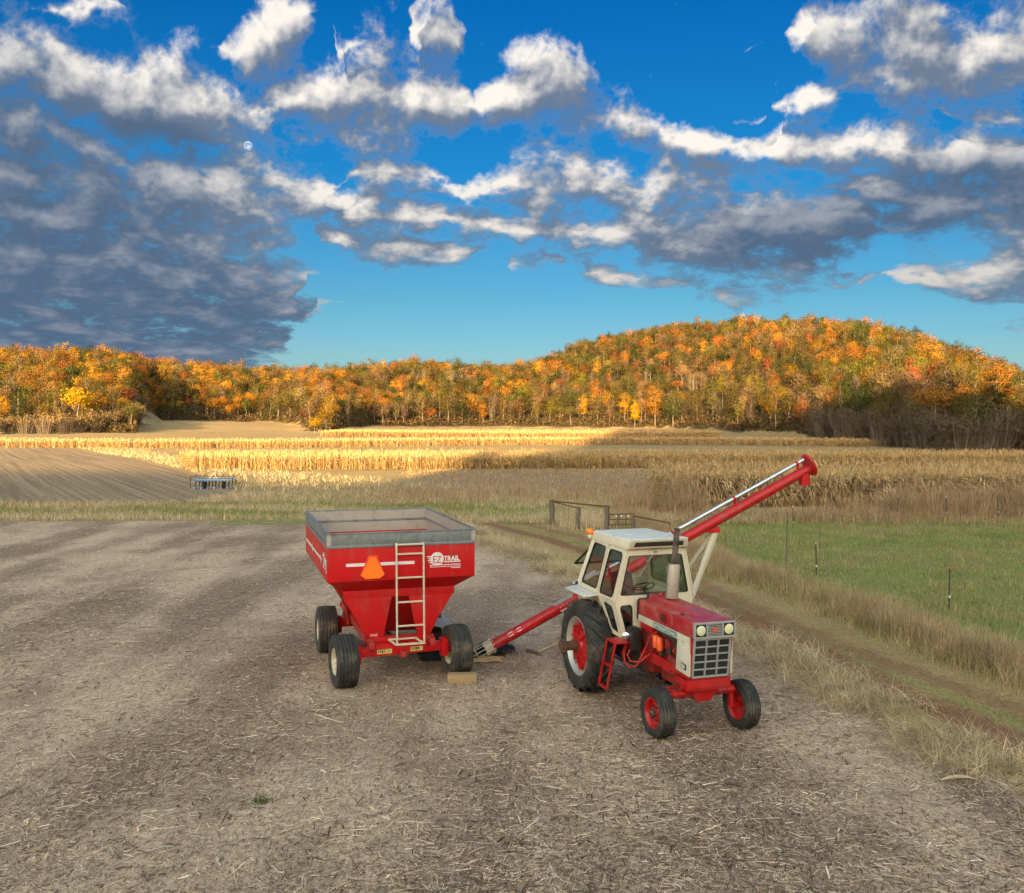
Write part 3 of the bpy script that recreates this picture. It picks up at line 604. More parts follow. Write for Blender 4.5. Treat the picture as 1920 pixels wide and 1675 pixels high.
for sd in (-1, 1):
    lv = MB(); lv.span((1.90, sd*.363, 1.635), (2.13, sd*.3735, 1.775)); 
    lp = lv.build('louvre_panel', RED, hood, .003)
    for i in range(6): MB().bar((1.91, sd*.376, 1.65+i*.022), (2.12, sd*.376, 1.65+i*.022), .006, .012).build('louvre', DARK_M, lp)
    st = MB(); st.span((1.075, sd*.345, 1.478), (2.90, sd*.376, 1.584)); tp('side_stripe', WHITE, st, bevel=.004)
    dk = MB(); dk.span((1.66, sd*.372, 1.492), (2.48, sd*.3785, 1.572)); lab = tp('name_plate', BLACK, dk)
    xd = (1,0,0) if sd < 0 else (-1,0,0)
    text('name_letters', 'INTERNATIONAL', TEAL, TR, (1.685 if sd < 0 else 2.455, sd*.379, 1.503), xd, (0,0,1), .088, sx=1.16, bold=.0015)
    sp = MB(); sp.prism([(2.44,sd*.345,1.0),(2.88,sd*.345,.985),(2.90,sd*.345,1.476),(2.50,sd*.345,1.476)], (0, sd*.028, 0)); tp('front_side_panel', WHITE, sp, bevel=.004)
    np_ = MB(); np_.span((2.62, sd*.37, 1.06), (2.80, sd*.3765, 1.15)); tp('number_plate', BLACK, np_)
    text('number', '966', DECAL, TR, (2.635 if sd < 0 else 2.785, sd*.3765, 1.085), xd, (0,0,1), .078, sx=1.1, bold=.002)
    text('number_small', 'DIESEL', DECAL, TR, (2.635 if sd < 0 else 2.785, sd*.3765, 1.066), xd, (0,0,1), .018, sx=1.6)
    vt = MB(); vt.span((2.62, sd*.370, 1.20), (2.72, sd*.3755, 1.40)); tp('vent_plate', ROOFW, vt)
    rs = MB(); rs.span((1.08, sd*.28, 1.36), (1.55, sd*.345, 1.477)); tp('rear_side_panel', RED, rs, bevel=.006)
# nose with grille and lamps
ns = MB(); ns.hexa([(2.70,-.36,.935),(2.84,-.36,.935),(2.84,.36,.935),(2.70,.36,.935)], [(2.86,-.358,1.584),(2.93,-.358,1.584),(2.93,.358,1.584),(2.86,.358,1.584)])
nose = tp('nose_frame', RED, ns, bevel=.01)
gp = lambda y, z, o=0.: V((2.84+(z-.935)/.65*.09+o, y, z))
bk = MB(); bk.hexa([gp(-.29,.975,.002),gp(.29,.975,.002),gp(.29,.975,.006),gp(-.29,.975,.006)], [gp(-.29,1.545,.002),gp(.29,1.545,.002),gp(.29,1.545,.006),gp(-.29,1.545,.006)]); bk.build('grille_screen', DARK_M, nose)
gf = MB()
for z in (.965, 1.555): gf.bar(gp(-.305,z,.012), gp(.305,z,.012), .04, .028)
for y in (-.305, .305): gf.bar(gp(y,.965,.013), gp(y,1.555,.013), .028, .042, up=(1,0,0))
gf.build('grille_frame', GREY, nose, .003)
for y in (-.1, .1): MB().bar(gp(y,.975,.018), gp(y,1.545,.018), .022, .034, up=(1,0,0)).build('grille_bar', GREY, nose, .003)
for i in range(4):
    z = .965+(i+1)*.59/5; MB().bar(gp(-.295,z,.016), gp(.295,z,.016), .03, .02).build('grille_bar', GREY, nose, .003)
hb = MB(); x0 = 3.0
for z in (1.60, 1.818): hb.span((x0-.03,-.352,z-.013),(x0+.03,.352,z+.013))
for y in (-.34, -.135, .135, .34): hb.span((x0-.03,y-.013,1.61),(x0+.028,y+.013,1.81))
hb.build('lamp_bezel', GREY, nose, .004)
cb = MB(); cb.span((2.975,-.335,1.60),(3.004,.335,1.815)); cb.build('lamp_panel', BLACK, nose)
for sd in (-1, 1):
    L_ = MB(); L_.lathe([(.078,0),(.078,.02),(.07,.026),(.05,.032),(.001,.035)], (3.003, sd*.238, 1.71), (1,0,0), 28); hl = L_.build('headlight', LENS, nose)
    MB().lathe([(.078,0),(.088,0),(.088,.02),(.078,.022)], (3.003, sd*.238, 1.71), (1,0,0), 28).build('headlight_ring', BLACK, hl)
for i in range(8): MB().span((3.003,-.12,1.622+i*.024),(3.018,.12,1.633+i*.024)).build('badge_slat', GREY, nose)
text('emblem_letters', 'IH', SMVR, nose, (3.02, 0, 1.675), (0,1,0), (0,0,1), .10, align='CENTER', bold=.001)
# exhaust
ex = MB(); ex.path([(1.52,.02,1.80),(1.515,.03,1.92)], .045, 14); ex.lathe([(.07,0),(.07,.015),(.05,.02)], (1.52,.02,1.834), (0,0,1), 16); tp('exhaust_elbow', RUST, ex)
mu = MB(); mu.lathe([(.05,0),(.095,.012),(.102,.03),(.104,.3),(.102,.56),(.095,.58),(.05,.592)], (1.513,.032,1.90), (-.01,.09,1), 28); tp('muffler', MUFF, mu)
pp = MB(); pp.lathe([(.06,0),(.06,.05),(.051,.055),(.049,.58),(.054,.60),(.044,.60),(.042,.2)], (1.506,.085,2.485), (-.01,.09,1), 18); tp('exhaust_pipe', RUSTPIPE, pp)
# cab
FT, FB = (.97, .545, 2.69), (.93, .745, 1.80)
def mir(p, s): return (p[0], p[1]*s, p[2])
def add_cell(name, pts, win, gm=GLASS, rad=.16, flip=False):
    f_, k_, g_ = cell(*pts, win, rad)
    o = f_.build(name, CREAM, TR, smooth=30); wn = g_.build('window_pane', gm, o); k_.build('window_gasket', BLACK, o); return o
add_cell('front_panel', (mir(FB,-1), mir(FB,1), mir(FT,1), mir(FT,-1)), ((.055,.10),(.945,.10),(.935,.86),(.065,.86)), rad=.05)
FL = (.90, .55, 1.13)
add_cell('lower_front_panel', ((.90,-.56,1.13),(.925,-.37,1.13),(.93,-.37,1.80),(.93,-.745,1.80)), ((.30,.10),(.80,.08),(.86,.88),(.16,.86)), rad=.22)
add_cell('lower_front_panel', ((.925,.37,1.13),(.90,.56,1.13),(.93,.745,1.80),(.93,.37,1.80)), ((.2,.08),(.70,.10),(.84,.86),(.14,.88)), rad=.22)
cpn = MB(); cpn.span((.90,-.37,1.13),(.928,.37,1.80)); tp('firewall', CREAM, cpn)
for sd in (-1, 1):
    A_ = lambda x, y, z: (x, sd*y, z)
    rear = [A_(-.80,.745,1.79), A_(.14,.745,1.79), A_(.20,.545,2.69), A_(-.50,.545,2.70)]
    frt = [A_(.14,.745,1.79), A_(.93,.745,1.80), A_(.97,.545,2.69), A_(.20,.545,2.69)]
    low = [A_(.62,.64,1.17), A_(.90,.56,1.13), A_(.93,.745,1.80), A_(.14,.745,1.79)]
    def orient(p): return p if sd < 0 else [p[1], p[0], p[3], p[2]]
    def ow(w): return w if sd < 0 else [(1-w[1][0], w[1][1]), (1-w[0][0], w[0][1]), (1-w[3][0], w[3][1]), (1-w[2][0], w[2][1])]
    gm = GLASS if sd < 0 else GLASSG
    add_cell('rear_side_panel', orient(rear), ow([(.12,.09),(.92,.08),(.91,.92),(.15,.93)]), gm, .10)
    dr = add_cell('door', orient(frt), ow([(.09,.04),(.84,.04),(.88,.91),(.14,.91)]), gm, .14)
    MB().tube(A_(.80,.765,1.86), A_(.80,.765,1.98), .012, 8).build('door_handle', GREASE, dr)
    MB().bar(A_(.945,.755,1.80), A_(.975,.56,2.66), .03, .02).build('corner_trim', CREAM, dr, .006)
    add_cell('lower_door_panel', orient(low), ow([(.16,.16),(.62,.12),(.72,.80),(.28,.86)]), GLASS, .12)
    fe = MB(); fe.hexa([A_(-.86,.74,1.755),A_(.16,.74,1.755),A_(.13,1.0,1.73),A_(-.80,1.0,1.73)], [A_(-.86,.74,1.785),A_(.16,.74,1.785),A_(.13,1.0,1.755),A_(-.80,1.0,1.755)])
    tp('fender', ROOFW, fe, bevel=.006)
    fc_ = MB(); fc_.prism([A_(-.80,.72,1.755),A_(.16,.72,1.755),A_(.60,.64,1.17),A_(.46,.62,1.12),A_(.2,.62,1.42),A_(-.3,.62,1.55),A_(-.80,.62,1.5)], (0, -sd*.02, 0)); tp('fender_side', CREAM, fc_)
    MB().bar(A_(.15,.752,1.80), A_(.205,.552,2.68), .05, .012).build('pillar', CREAM, TR, .004)
fl = MB(); fl.span((-.78,-.60,1.10),(.90,.60,1.13)); tp('cab_floor', INT, fl)
rwl = MB(); rwl.hexa([(-.80,-.72,1.13),(-.77,-.72,1.13),(-.77,.72,1.13),(-.80,.72,1.13)], [(-.80,-.745,1.88),(-.77,-.745,1.88),(-.77,.745,1.88),(-.80,.745,1.88)])
for sd in (-1, 1): rwl.bar((-.785, sd*.72, 1.86), (-.50, sd*.53, 2.70), .06, .05)
rwl.bar((-.52,-.53,2.66),(-.52,.53,2.66),.05,.09); tp('rear_wall', CREAM, rwl, bevel=.006)
# rear window swung open on its top hinge
h0, h1 = V((-.55,0,2.60)), V((-1.60,0,2.06)); rwf = MB()
for y in (-.5, .5): rwf.bar(h0+V((0,y,0)), h1+V((0,y,0)), .03, .025)
for q_ in (h0, h1): rwf.bar(q_+V((0,-.5,0)), q_+V((0,.5,0)), .03, .03)
hw_ = tp('rear_window', BLACK, rwf); MB().hexa([h0+V((0,-.49,0)),h1+V((0,-.49,0)),h1+V((0,.49,0)),h0+V((0,.49,0))], [p+V((.004,0,.006)) for p in (h0+V((0,-.49,0)),h1+V((0,-.49,0)),h1+V((0,.49,0)),h0+V((0,.49,0)))]).build('window_pane', GLASSG, hw_)
tp('window_stay', STEEL, MB().tube((-.62,-.52,2.62),(-.72,-.56,2.85),.006,6))
rf = MB(); rf.hexa([(-.56,-.575,2.69),(1.06,-.575,2.69),(1.06,.575,2.69),(-.56,.575,2.69)], [(-.50,-.535,2.845),(1.15,-.545,2.87),(1.15,.545,2.87),(-.50,.535,2.845)])
roof = tp('roof', ROOFW, rf, bevel=.03, seg=3)
rs_ = MB()
for sd in (-1, 1): rs_.hexa([(-.565,sd*.566,2.692),(1.05,sd*.566,2.692),(1.05,sd*.579,2.692),(-.565,sd*.579,2.692)], [(-.52,sd*.541,2.82),(1.10,sd*.548,2.84),(1.10,sd*.556,2.84),(-.52,sd*.549,2.82)])
rs_.build('roof_skirt', CREAM, roof, .002)
for y in (-.27, 0, .27): MB().bar((-.42,y,2.848), (1.02,y,2.870), .02, .006).build('roof_seam', ROOFW, roof)
vp = MB(); a0, a1 = V((1.068,0,2.705)), V((1.142,0,2.845)); n_ = V((.882,0,-.47)).normalized()*.006
vp.hexa([a0+V((0,-.56,0))+n_*.3,a0+V((0,.56,0))+n_*.3,a0+V((0,.56,0))+n_,a0+V((0,-.56,0))+n_], [a1+V((0,-.53,0))+n_*.3,a1+V((0,.53,0))+n_*.3,a1+V((0,.53,0))+n_,a1+V((0,-.53,0))+n_]); vp.build('visor', CREAM, roof)
vq = MB(); b0, b1 = a0.lerp(a1,.22), a0.lerp(a1,.80)
vq.hexa([b0+V((0,-.47,0))+n_,b0+V((0,.47,0))+n_,b0+V((0,.47,0))+n_*1.6,b0+V((0,-.47,0))+n_*1.6], [b1+V((0,-.45,0))+n_,b1+V((0,.45,0))+n_,b1+V((0,.45,0))+n_*1.6,b1+V((0,-.45,0))+n_*1.6]); vq.build('air_intake', GREASE, roof)
bc = MB(); bc.lathe([(.045,0),(.062,.02),(.066,.05),(.058,.085),(.035,.11),(.001,.12)], (-.55,-.60,2.76), (0,0,1), 20); bn_ = tp('beacon', AMBER, bc); MB().lathe([(.03,-.07),(.05,-.02),(.05,.0)], (-.55,-.60,2.76), (0,0,1), 14).build('beacon_base', ROOFW, bn_)
tp('wiper', STEEL, MB().bar((.965,-.02,2.62),(.985,-.32,2.20),.016,.012).box((.97,.0,2.63),(.04,.06,.04)))
sw = MB(); ring = [V((.45,.02,1.93))+V((.06*math.cos(a)*-1+.0, .20*math.sin(a), .0))+V((.19*math.cos(a)*.92,0,.08*math.cos(a))) for a in [2*math.pi*i/28 for i in range(29)]]
sw.path(ring, .014, 8, cap=False); sw.path([(.45,.02,1.90),(.62,.02,1.6),(.72,.02,1.2)], .025, 8)
for a in (0.4, 2.5, 4.6): sw.tube((.45,.02,1.91), V((.45,.02,1.93))+V((.13*math.cos(a), .2*math.sin(a), .08*math.cos(a))), .009, 6)
tp('steering_wheel', BLACK, sw)
st_ = MB(); st_.span((-.35,-.24,1.45),(.12,.24,1.60)); st_.hexa([(-.45,-.24,1.55),(-.33,-.24,1.55),(-.33,.24,1.55),(-.45,.24,1.55)], [(-.55,-.2,2.05),(-.45,-.2,2.05),(-.45,.2,2.05),(-.55,.2,2.05)]); st_.span((-.3,-.15,1.13),(.05,.15,1.45)); tp('seat', SEATC, st_, bevel=.04)
ds = MB(); ds.span((.62,-.28,1.2),(.88,.28,1.86)); ds.path([(.3,-.3,1.15),(.28,-.32,1.6)],.012,6); ds.path([(.35,.3,1.15),(.3,.32,1.65)],.012,6); ds.lathe([(.03,0),(.03,.03),(.001,.035)],(.28,-.32,1.6),(0,0,1),10); tp('dashboard', INT, ds, bevel=.02)
# steps
sp = MB(); sp.span((.76,-.84,1.115),(1.16,-.57,1.145)); tp('step_platform', RED, sp, bevel=.006)
for x in (.79, 1.13): MB().bar((x,-.825,1.13),(x-.03,-.97,.36),.035,.03,up=(1,0,0)).build('step_rail', RED, TR, .004)
MB().bar((1.10,-.60,1.12),(.92,-.60,.86),.05,.04).build('step_brace', RED, TR, .004)
for z, y in ((.745,-.898),(.375,-.966)): MB().bar((.765,y,z),(1.115,y,z),.07,.022).build('step_rung', RED, TR, .003)
bx = MB(); bx.span((1.0,-.56,1.02),(1.24,-.40,1.36)); bx.span((1.02,-.55,1.36),(1.22,-.41,1.385)); tp('battery_box', BLACK, bx, bevel=.01)
wl = MB(); wl.lathe([(.001,-.05),(.04,-.045),(.062,-.01),(.065,.02),(.06,.03),(.045,.036),(.001,.04)], (1.06,-.60,1.23), (.8,-.45,.15), 22); tp('work_lamp', CHROME, wl); tp('lamp_bracket', BLACK, MB().bar((1.04,-.58,1.2),(1.0,-.5,1.12),.03,.02))
tp('hydraulic_hose', HOSE, MB().path([(1.04,-.52,1.14),(1.0,-.60,.98),(1.05,-.62,.80),(1.2,-.60,.72),(1.35,-.52,.80),(1.42,-.42,1.05),(1.5,-.36,1.28),(1.7,-.32,1.42)], .017, 8))
tp('hydraulic_hose', HOSE, MB().path([(1.12,-.52,1.05),(1.12,-.60,.92),(1.25,-.6,.84),(1.4,-.5,.86),(1.48,-.36,1.0)], .015, 8))
hk = MB(); hk.bar((-.3,-.3,.55),(-1.05,-.36,.50),.05,.06); hk.bar((-.3,.3,.55),(-1.05,.36,.50),.05,.06); hk.bar((-.3,0,.42),(-1.0,0,.40),.09,.05); hk.bar((-.35,-.2,1.1),(-.75,-.33,1.12),.06,.06); hk.bar((-.35,.2,1.1),(-.75,.33,1.12),.06,.06); hk.bar((-.75,-.33,1.12),(-.8,-.35,.52),.025,.025); hk.bar((-.75,.33,1.12),(-.8,.35,.52),.025,.025)
tp('hitch', RED, hk, bevel=.006)
# ------------------------------------------------------------------ wagon
WA = thing('gravity_wagon', 'red gravity grain wagon with galvanised extension boards and orange emblem', 'grain wagon', (-2.03, 17.845, -.015), R(17.3))
def wp(name, m, mb, bevel=0., parent=None, **k): return mb.build(name, m, parent or WA, bevel, **k)
HW_, LEN = 1.385, 4.28
def board(name, a, b, z0, z1, m, th=.03, bev=.004):
    return wp(name, m, MB().hexa([(a[0],a[1],z0),(b[0],b[1],z0),(b[2],b[3],z0),(a[2],a[3],z0)], [(a[0],a[1],z1),(b[0],b[1],z1),(b[2],b[3],z1),(a[2],a[3],z1)]), bev)
t_ = .03
for nm, m, z0, z1, o in (('box_wall', WRED, 1.93, 2.545, 0.), ('extension_board', GALV, 2.60, 2.80, .004)):
    board(nm, (-HW_+o, o, -HW_+o, t_), (HW_-o, o, HW_-o, t_), z0, z1, m)
    board(nm, (-HW_+o, LEN-t_, -HW_+o, LEN-o), (HW_-o, LEN-t_, HW_-o, LEN-o), z0, z1, m)
    board(nm, (-HW_+o, t_+.001, -HW_+t_, t_+.001), (-HW_+o, LEN-t_-.001, -HW_+t_, LEN-t_-.001), z0, z1, m)
    board(nm, (HW_-t_, t_+.001, HW_-o, t_+.001), (HW_-t_, LEN-t_-.001, HW_-o, LEN-t_-.001), z0, z1, m)
rl = MB()
for z0, z1, d in ((2.545,2.60,.018),(2.80,2.825,.02)):
    rl.span((-HW_-d,-d,z0),(HW_+d,t_+.005,z1)); rl.span((-HW_-d,LEN-t_-.005,z0),(HW_+d,LEN+d,z1)); rl.span((-HW_-d,t_+.006,z0),(-HW_+t_+.005,LEN-t_-.006,z1)); rl.span((HW_-t_-.005,t_+.006,z0),(HW_+d,LEN-t_-.006,z1))
wp('top_rail', GALV, rl, .006)
for x, y in ((-1,0),(1,0),(-1,1),(1,1)):
    cx_, cy2 = x*HW_, y*LEN; ca = MB(); sy_ = -1 if y == 0 else 1
    ca.span((cx_-x*.07, cy2+sy_*.001, 2.605),(cx_+x*.004, cy2+sy_*.007, 2.797)); ca.span((cx_+x*.001, cy2-sy_*.07, 2.605),(cx_+x*.008, cy2, 2.797))
    for z in (2.64,2.70,2.76): ca.tube((cx_-x*.035, cy2+sy_*.004, z),(cx_-x*.035, cy2+sy_*.014, z),.008,6); ca.tube((cx_+x*.004, cy2-sy_*.035, z),(cx_+x*.014, cy2-sy_*.035, z),.008,6)
    wp('corner_plate', GALV2, ca)
inn = MB()
for (a, b) in (((-HW_+t_+.003,t_+.003),(HW_-t_-.003,t_+.003)),((HW_-t_-.003,LEN-t_-.003),(-HW_+t_+.003,LEN-t_-.003)),((-HW_+t_+.003,LEN-t_-.003),(-HW_+t_+.003,t_+.003)),((HW_-t_-.003,t_+.003),(HW_-t_-.003,LEN-t_-.003))):
    inn.add([(a[0],a[1],2.33),(b[0],b[1],2.33),(b[0],b[1],2.80),(a[0],a[1],2.80)], [(3,2,1,0)])
wp('inner_lining', GALV2, inn)
# hopper slopes
hp = MB(); top = [(-HW_,0,1.932),(HW_,0,1.932),(HW_,LEN,1.932),(-HW_,LEN,1.932)]; mid_ = [(-1.06,.30,1.70),(1.06,.30,1.70),(1.06,LEN-.30,1.70),(-1.06,LEN-.30,1.70)]; bot = [(-.45,1.05,.78),(.62,1.05,.78),(.62,3.2,.78),(-.45,3.2,.78)]
for U, D_ in ((top, mid_), (mid_, bot)):
    for i in range(4): j = (i+1) % 4; hp.add([U[i],U[j],D_[j],D_[i]], [(0,1,2,3)[::-1]])
    for i in range(4):
        j = (i+1) % 4; off = V((0,0,.03)); hp.add([V(U[i])+off*.5,V(U[j])+off*.5,V(D_[j])+off,V(D_[i])+off], [(0,1,2,3)])
hp.add(bot, [(3,2,1,0)]); wp('hopper', WRED, hp, smooth=20)
# end frames
for y0, nm in ((.30, 'end_frame'), (LEN-.34, 'end_frame')):
    ef = MB(); ef.span((-1.05,y0,1.555),(1.06,y0+.04,1.705)); 
    ef.prism([(-1.05,y0,1.556),(-.15,y0,1.556),(-.32,y0,.80),(-.60,y0,.80)], (0,.035,0)); ef.prism([(.17,y0,1.556),(1.03,y0,1.556),(.54,y0,.80),(.34,y0,.80)], (0,.035,0))
    ef.span((-.66,y0-.02,.70),(.66,y0+.05,.80)); wp(nm, WRED, ef, .004)
sr_ = MB()
for x in (-.58, .56):
    sr_.span((x-.05,-.05,.66),(x+.05,LEN-.2,.80)); sr_.bar((x,.8,.80),(x*1.8,.9,1.72),.06,.05); sr_.bar((x,3.3,.80),(x*1.8,3.3,1.72),.06,.05); sr_.bar((x*1.02,.36,.80),(x*1.72,.40,1.6),.05,.05)
for y in (.5,1.3,2.4,3.5): sr_.span((-.56,y,.68),(.54,y+.08,.78))
wp('chassis_rail', WRED_DIRTY, sr_, .006)
ch = MB(); ch.hexa([(.62,1.3,.80),(.62,2.6,.80),(.66,2.6,.78),(.66,1.3,.78)], [(1.42,1.25,.62),(1.42,2.65,.62),(1.42,2.65,.58),(1.42,1.25,.58)]); ch.span((.6,1.28,.8),(.64,2.62,1.2)); wp('discharge_chute', GALV2, ch, .004)
# running gear
AY = R(5.5)
for v, yaw, c2 in ((.16, AY, 0), (2.78, 0, 1)):
    ab = MB(); rt = Matrix.Rotation(yaw, 3, 'Z')
    def q3(x, y, z): return V((0,v,0))+rt @ V((x,y,z))
    ab.bar(q3(-.86,0,.60), q3(.86,0,.60), .14, .17); ab.bar(q3(-.62,0,.70), q3(.62,0,.70), .12, .05)
    for s_ in (-1, 1): ab.hexa([q3(s_*.84-.06,-.09,.40),q3(s_*.84+.06,-.09,.40),q3(s_*.84+.06,.09,.40),q3(s_*.84-.06,.09,.40)], [q3(s_*.84-.07,-.10,.73),q3(s_*.84+.07,-.10,.73),q3(s_*.84+.07,.10,.73),q3(s_*.84-.07,.10,.73)]); ab.tube(q3(s_*.84,0,.52), q3(s_*1.05,0,.52), .045, 12)
    wp('axle_beam', WRED, ab, .01)
    for s_ in (-1, 1):
        p = q3(s_*1.09, -.02, .485); wheel(WA, p, .485, .41, .225, 'rib', RUBBER_MUD if s_ > 0 or c2 else RUBBER, LADDER, out=s_, hub_m=LADDER, yaw=yaw-R(90), dish=.05)
rc_ = MB(); rc_.bar((0,-.1,.55),(0,4.3,.55),.10,.10); rc_.bar((0,2.78,.55),(.0,5.3,.35),.08,.08); rc_.bar((-.5,2.78,.5),(0,4.2,.42),.05,.05); rc_.bar((.5,2.78,.5),(0,4.2,.42),.05,.05); wp('drawbar', WRED_DIRTY, rc_, .006)
for s_ in (-1, 1):
    dg = MB(); dg.prism([(s_*.66,2.45,.62),(s_*.66,2.75,.92),(s_*.66,3.1,.92),(s_*.66,3.25,.62)], (s_*.05,0,0)); dg.bar((s_*.64,2.7,.66),(s_*.3,2.8,.60),.08,.06)
    wp('bolster', WRED_DIRTY, dg, .006)
# ladder on the end wall
ld = MB()
for x in (-.135, .375):
    ld.path([(x,-.02,2.585),(x,-.06,2.60),(x,-.085,2.56),(x,-.09,2.45),(x+.004,-.09,1.9),(x+.012,-.09,1.0),(x+.014,-.09,.735)], .019, 10)
wp('ladder_rail', LADDER, ld)
for z in (2.585, 2.41, 1.97, 1.52, 1.08): MB().bar((-.135,-.085,z),(.385,-.085,z),.035,.03).build('ladder_rung', LADDER, WA, .004)
sb = MB(); sb.bar((-.15,-.09,.74),(.41,-.09,.74),.04,.035); sb.bar((-.13,-.09,.73),(-.23,.12,.79),.03,.03); sb.bar((.39,-.09,.73),(.27,.12,.79),.03,.03); sb.bar((-.25,.12,.795),(.29,.12,.795),.04,.03); wp('ladder_step', LADDER, sb, .004)
MB().span((-1.05,-.006,2.205),(.22,-.002,2.262)).build('stripe', DECAL, WA)
em = MB(); 
def tri(z0, z1, hb_, ht, y): return [(-.565-hb_,y,z0+.07),(-.565-hb_+.09,y,z0),(-.565+hb_-.09,y,z0),(-.565+hb_,y,z0+.07),(-.565+ht,y,z1),(-.565-ht,y,z1)]
wp('slow_vehicle_emblem', SMVR, MB().prism(tri(1.97,2.40,.225,.08,-.03), (0,.012,0))); wp('emblem_face', SMV, MB().prism(tri(1.972,2.365,.215,.05,-.034), (0,.004,0)))
wp('emblem_bracket', GREASE, MB().span((-.595,-.02,2.0),(-.535,0.,2.3)))
# maker's sign on the end wall and the long side
def sign(o, xd, s=1.):
    o, xd = V(o), V(xd); n = xd.cross(V((0,0,1))); q = lambda x, z, d=0.: o+xd*(x*s)+V((0,0,z*s))+n*d
    c_ = [q(-.19+.135*math.cos(a), .03+.135*math.sin(a), .002) for a in [2*math.pi*i/32 for i in range(32)]]
    MB().prism(c_, n*.003).build('sign_disc', DECAL, WA)
    for i, (x0, z0) in enumerate(((-.40,.07),(-.37,.03),(-.38,-.01),(-.35,-.05))): MB().hexa([q(x0,z0,.002),q(-.30,z0,.002),q(-.30,z0,.004),q(x0,z0,.004)], [q(x0,z0+.018,.002),q(-.30,z0+.018,.002),q(-.30,z0+.018,.004),q(x0,z0+.018,.004)]).build('sign_streak', DECAL, WA)
    for x0, x1, z0, z1 in ((-.05,.29,-.045,-.025),(-.33,.29,-.10,-.085),(-.33,.29,-.135,-.125),(-.33,-.315,-.125,-.10),(.10,.29,-.165,-.15)):
        MB().hexa([q(x0,z0,.002),q(x1,z0,.002),q(x1,z0,.004),q(x0,z0,.004)], [q(x0,z1,.002),q(x1,z1,.002),q(x1,z1,.004),q(x0,z1,.004)]).build('sign_bar', DECAL, WA)
    text('sign_letters', 'EZ', DECALR, WA, q(-.285,-.05,.006), xd, (0,0,1), .20*s, sx=.80)
    text('sign_letters', 'TRAIL', DECAL, WA, q(-.055,-.015,.002), xd, (0,0,1), .135*s, sx=.92, bold=.004)
sign((.83,-.002,2.25), (1,0,0), .94); sign((-HW_-.002,.36,2.25), (0,-1,0), 1.0)
ar = MB(); ar.span((-HW_-.006,.95,2.20),(-HW_-.002,4.1,2.245)); wp('side_stripe', DECAL, ar)
for y in (.95, 2.6): wp('stripe_arrow', DECAL, MB().prism([(-HW_-.007,y,2.13),(-HW_-.007,y+.05,2.13),(-HW_-.007,y+.18,2.222),(-HW_-.007,y+.05,2.315),(-HW_-.007,y,2.315),(-HW_-.007,y+.10,2.222)], (-.003,0,0)))
rt = Matrix.Rotation(AY, 3, 'Z'); ax_ = lambda x, z, d=.072: V((0,.16,0))+rt @ V((x,-d,z))
def sticker(x0, x1, z0, z1, body, tx, sz, sx):
    MB().hexa([ax_(x0,z0),ax_(x1,z0),ax_(x1,z0,.074),ax_(x0,z0,.074)], [ax_(x0,z1),ax_(x1,z1),ax_(x1,z1,.074),ax_(x0,z1,.074)]).build('sticker', YEL, WA)
    text('sticker_letters', body, BLACK, WA, ax_(tx, z0+.02, .074), rt @ V((1,0,0)), (0,0,1), sz, sx=sx, bold=.001)
sticker(-.48,-.20,.555,.635,'H&S',-.465,.085,.95); sticker(.16,.40,.555,.635,'30,000',.172,.072,.85)
text('sticker_letters', 'Running', BLACK, WA, ax_(-.29,.605,.074), rt @ V((1,0,0)), (0,0,1), .022); text('sticker_letters', 'Gear', BLACK, WA, ax_(-.29,.58,.074), rt @ V((1,0,0)), (0,0,1), .022)
text('dealer_mark', 'JH343', DECAL, WA, (-.56,.298,.835), (1,0,0), (0,0,1), .062, sx=.9)
# ------------------------------------------------------------------ auger
def ray(px, py, Y): return V(((px-960)*Y/FPX, Y, CAMH-(py-HOR)*Y/FPX))
g0, g1 = ray(922.5,1211,19.6), ray(1517.6,878.5,21.4)
AU = thing('grain_auger', 'long red tube auger leaning up behind the tractor, silver drive tube on top', 'auger', (g0.x, g0.y, 0)); AO = V((g0.x, g0.y, 0))
dirA = (g1-g0).normalized(); sideA = dirA.cross(V((0,0,1))).normalized(); upA = sideA.cross(dirA)
def ap(name, m, mb, bevel=0., parent=None, **k):
    mb.v = [tuple(V(p)-AO) for p in mb.v]; return mb.build(name, m, parent or AU, bevel, **k)
LA = (g1-g0).length; pa = lambda t_, u=0., s_=0.: g0+dirA*t_+upA*u+sideA*s_
ap('auger_tube', RED, MB().tube(pa(-.02), pa(LA), .113, 28))
ap('coupling_band', RED, MB().tube(pa(LA*.36), pa(LA*.36+.08), .122, 28)); 
ap('intake_collar', LADDER, MB().tube(pa(-.16), pa(-.01), .13, 24).tube(pa(-.02), pa(0.0), .17, 24))
gd = MB()
for i in range(10):
    a = 2*math.pi*i/10; r_ = .135; gd.tube(pa(-.55, r_*math.cos(a), r_*math.sin(a)), pa(.05, r_*math.cos(a), r_*math.sin(a)), .008, 6)
for t0 in (-.54,-.36): gd.path([pa(t0, .135*math.cos(a), .135*math.sin(a)) for a in [2*math.pi*i/20 for i in range(21)]], .008, 6, cap=False)
ap('intake_guard', LADDER, gd); 
fg = MB(); fg.tube(pa(-.58), pa(-.1), .02, 8)
for i in range(40):
    a0_, a1_ = i*.45, (i+1)*.45; t0, t1 = -.56+i*.012, -.56+(i+1)*.012
    fg.add([pa(t0,.02*math.cos(a0_),.02*math.sin(a0_)), pa(t0,.11*math.cos(a0_),.11*math.sin(a0_)), pa(t1,.11*math.cos(a1_),.11*math.sin(a1_)), pa(t1,.02*math.cos(a1_),.02*math.sin(a1_))], [(0,1,2,3)])
ap('auger_flighting', GREASE, fg)
T0 = LA*.31
ap('drive_tube', STEEL, MB().tube(pa(T0,.24), pa(LA-.05,.24), .042, 16))
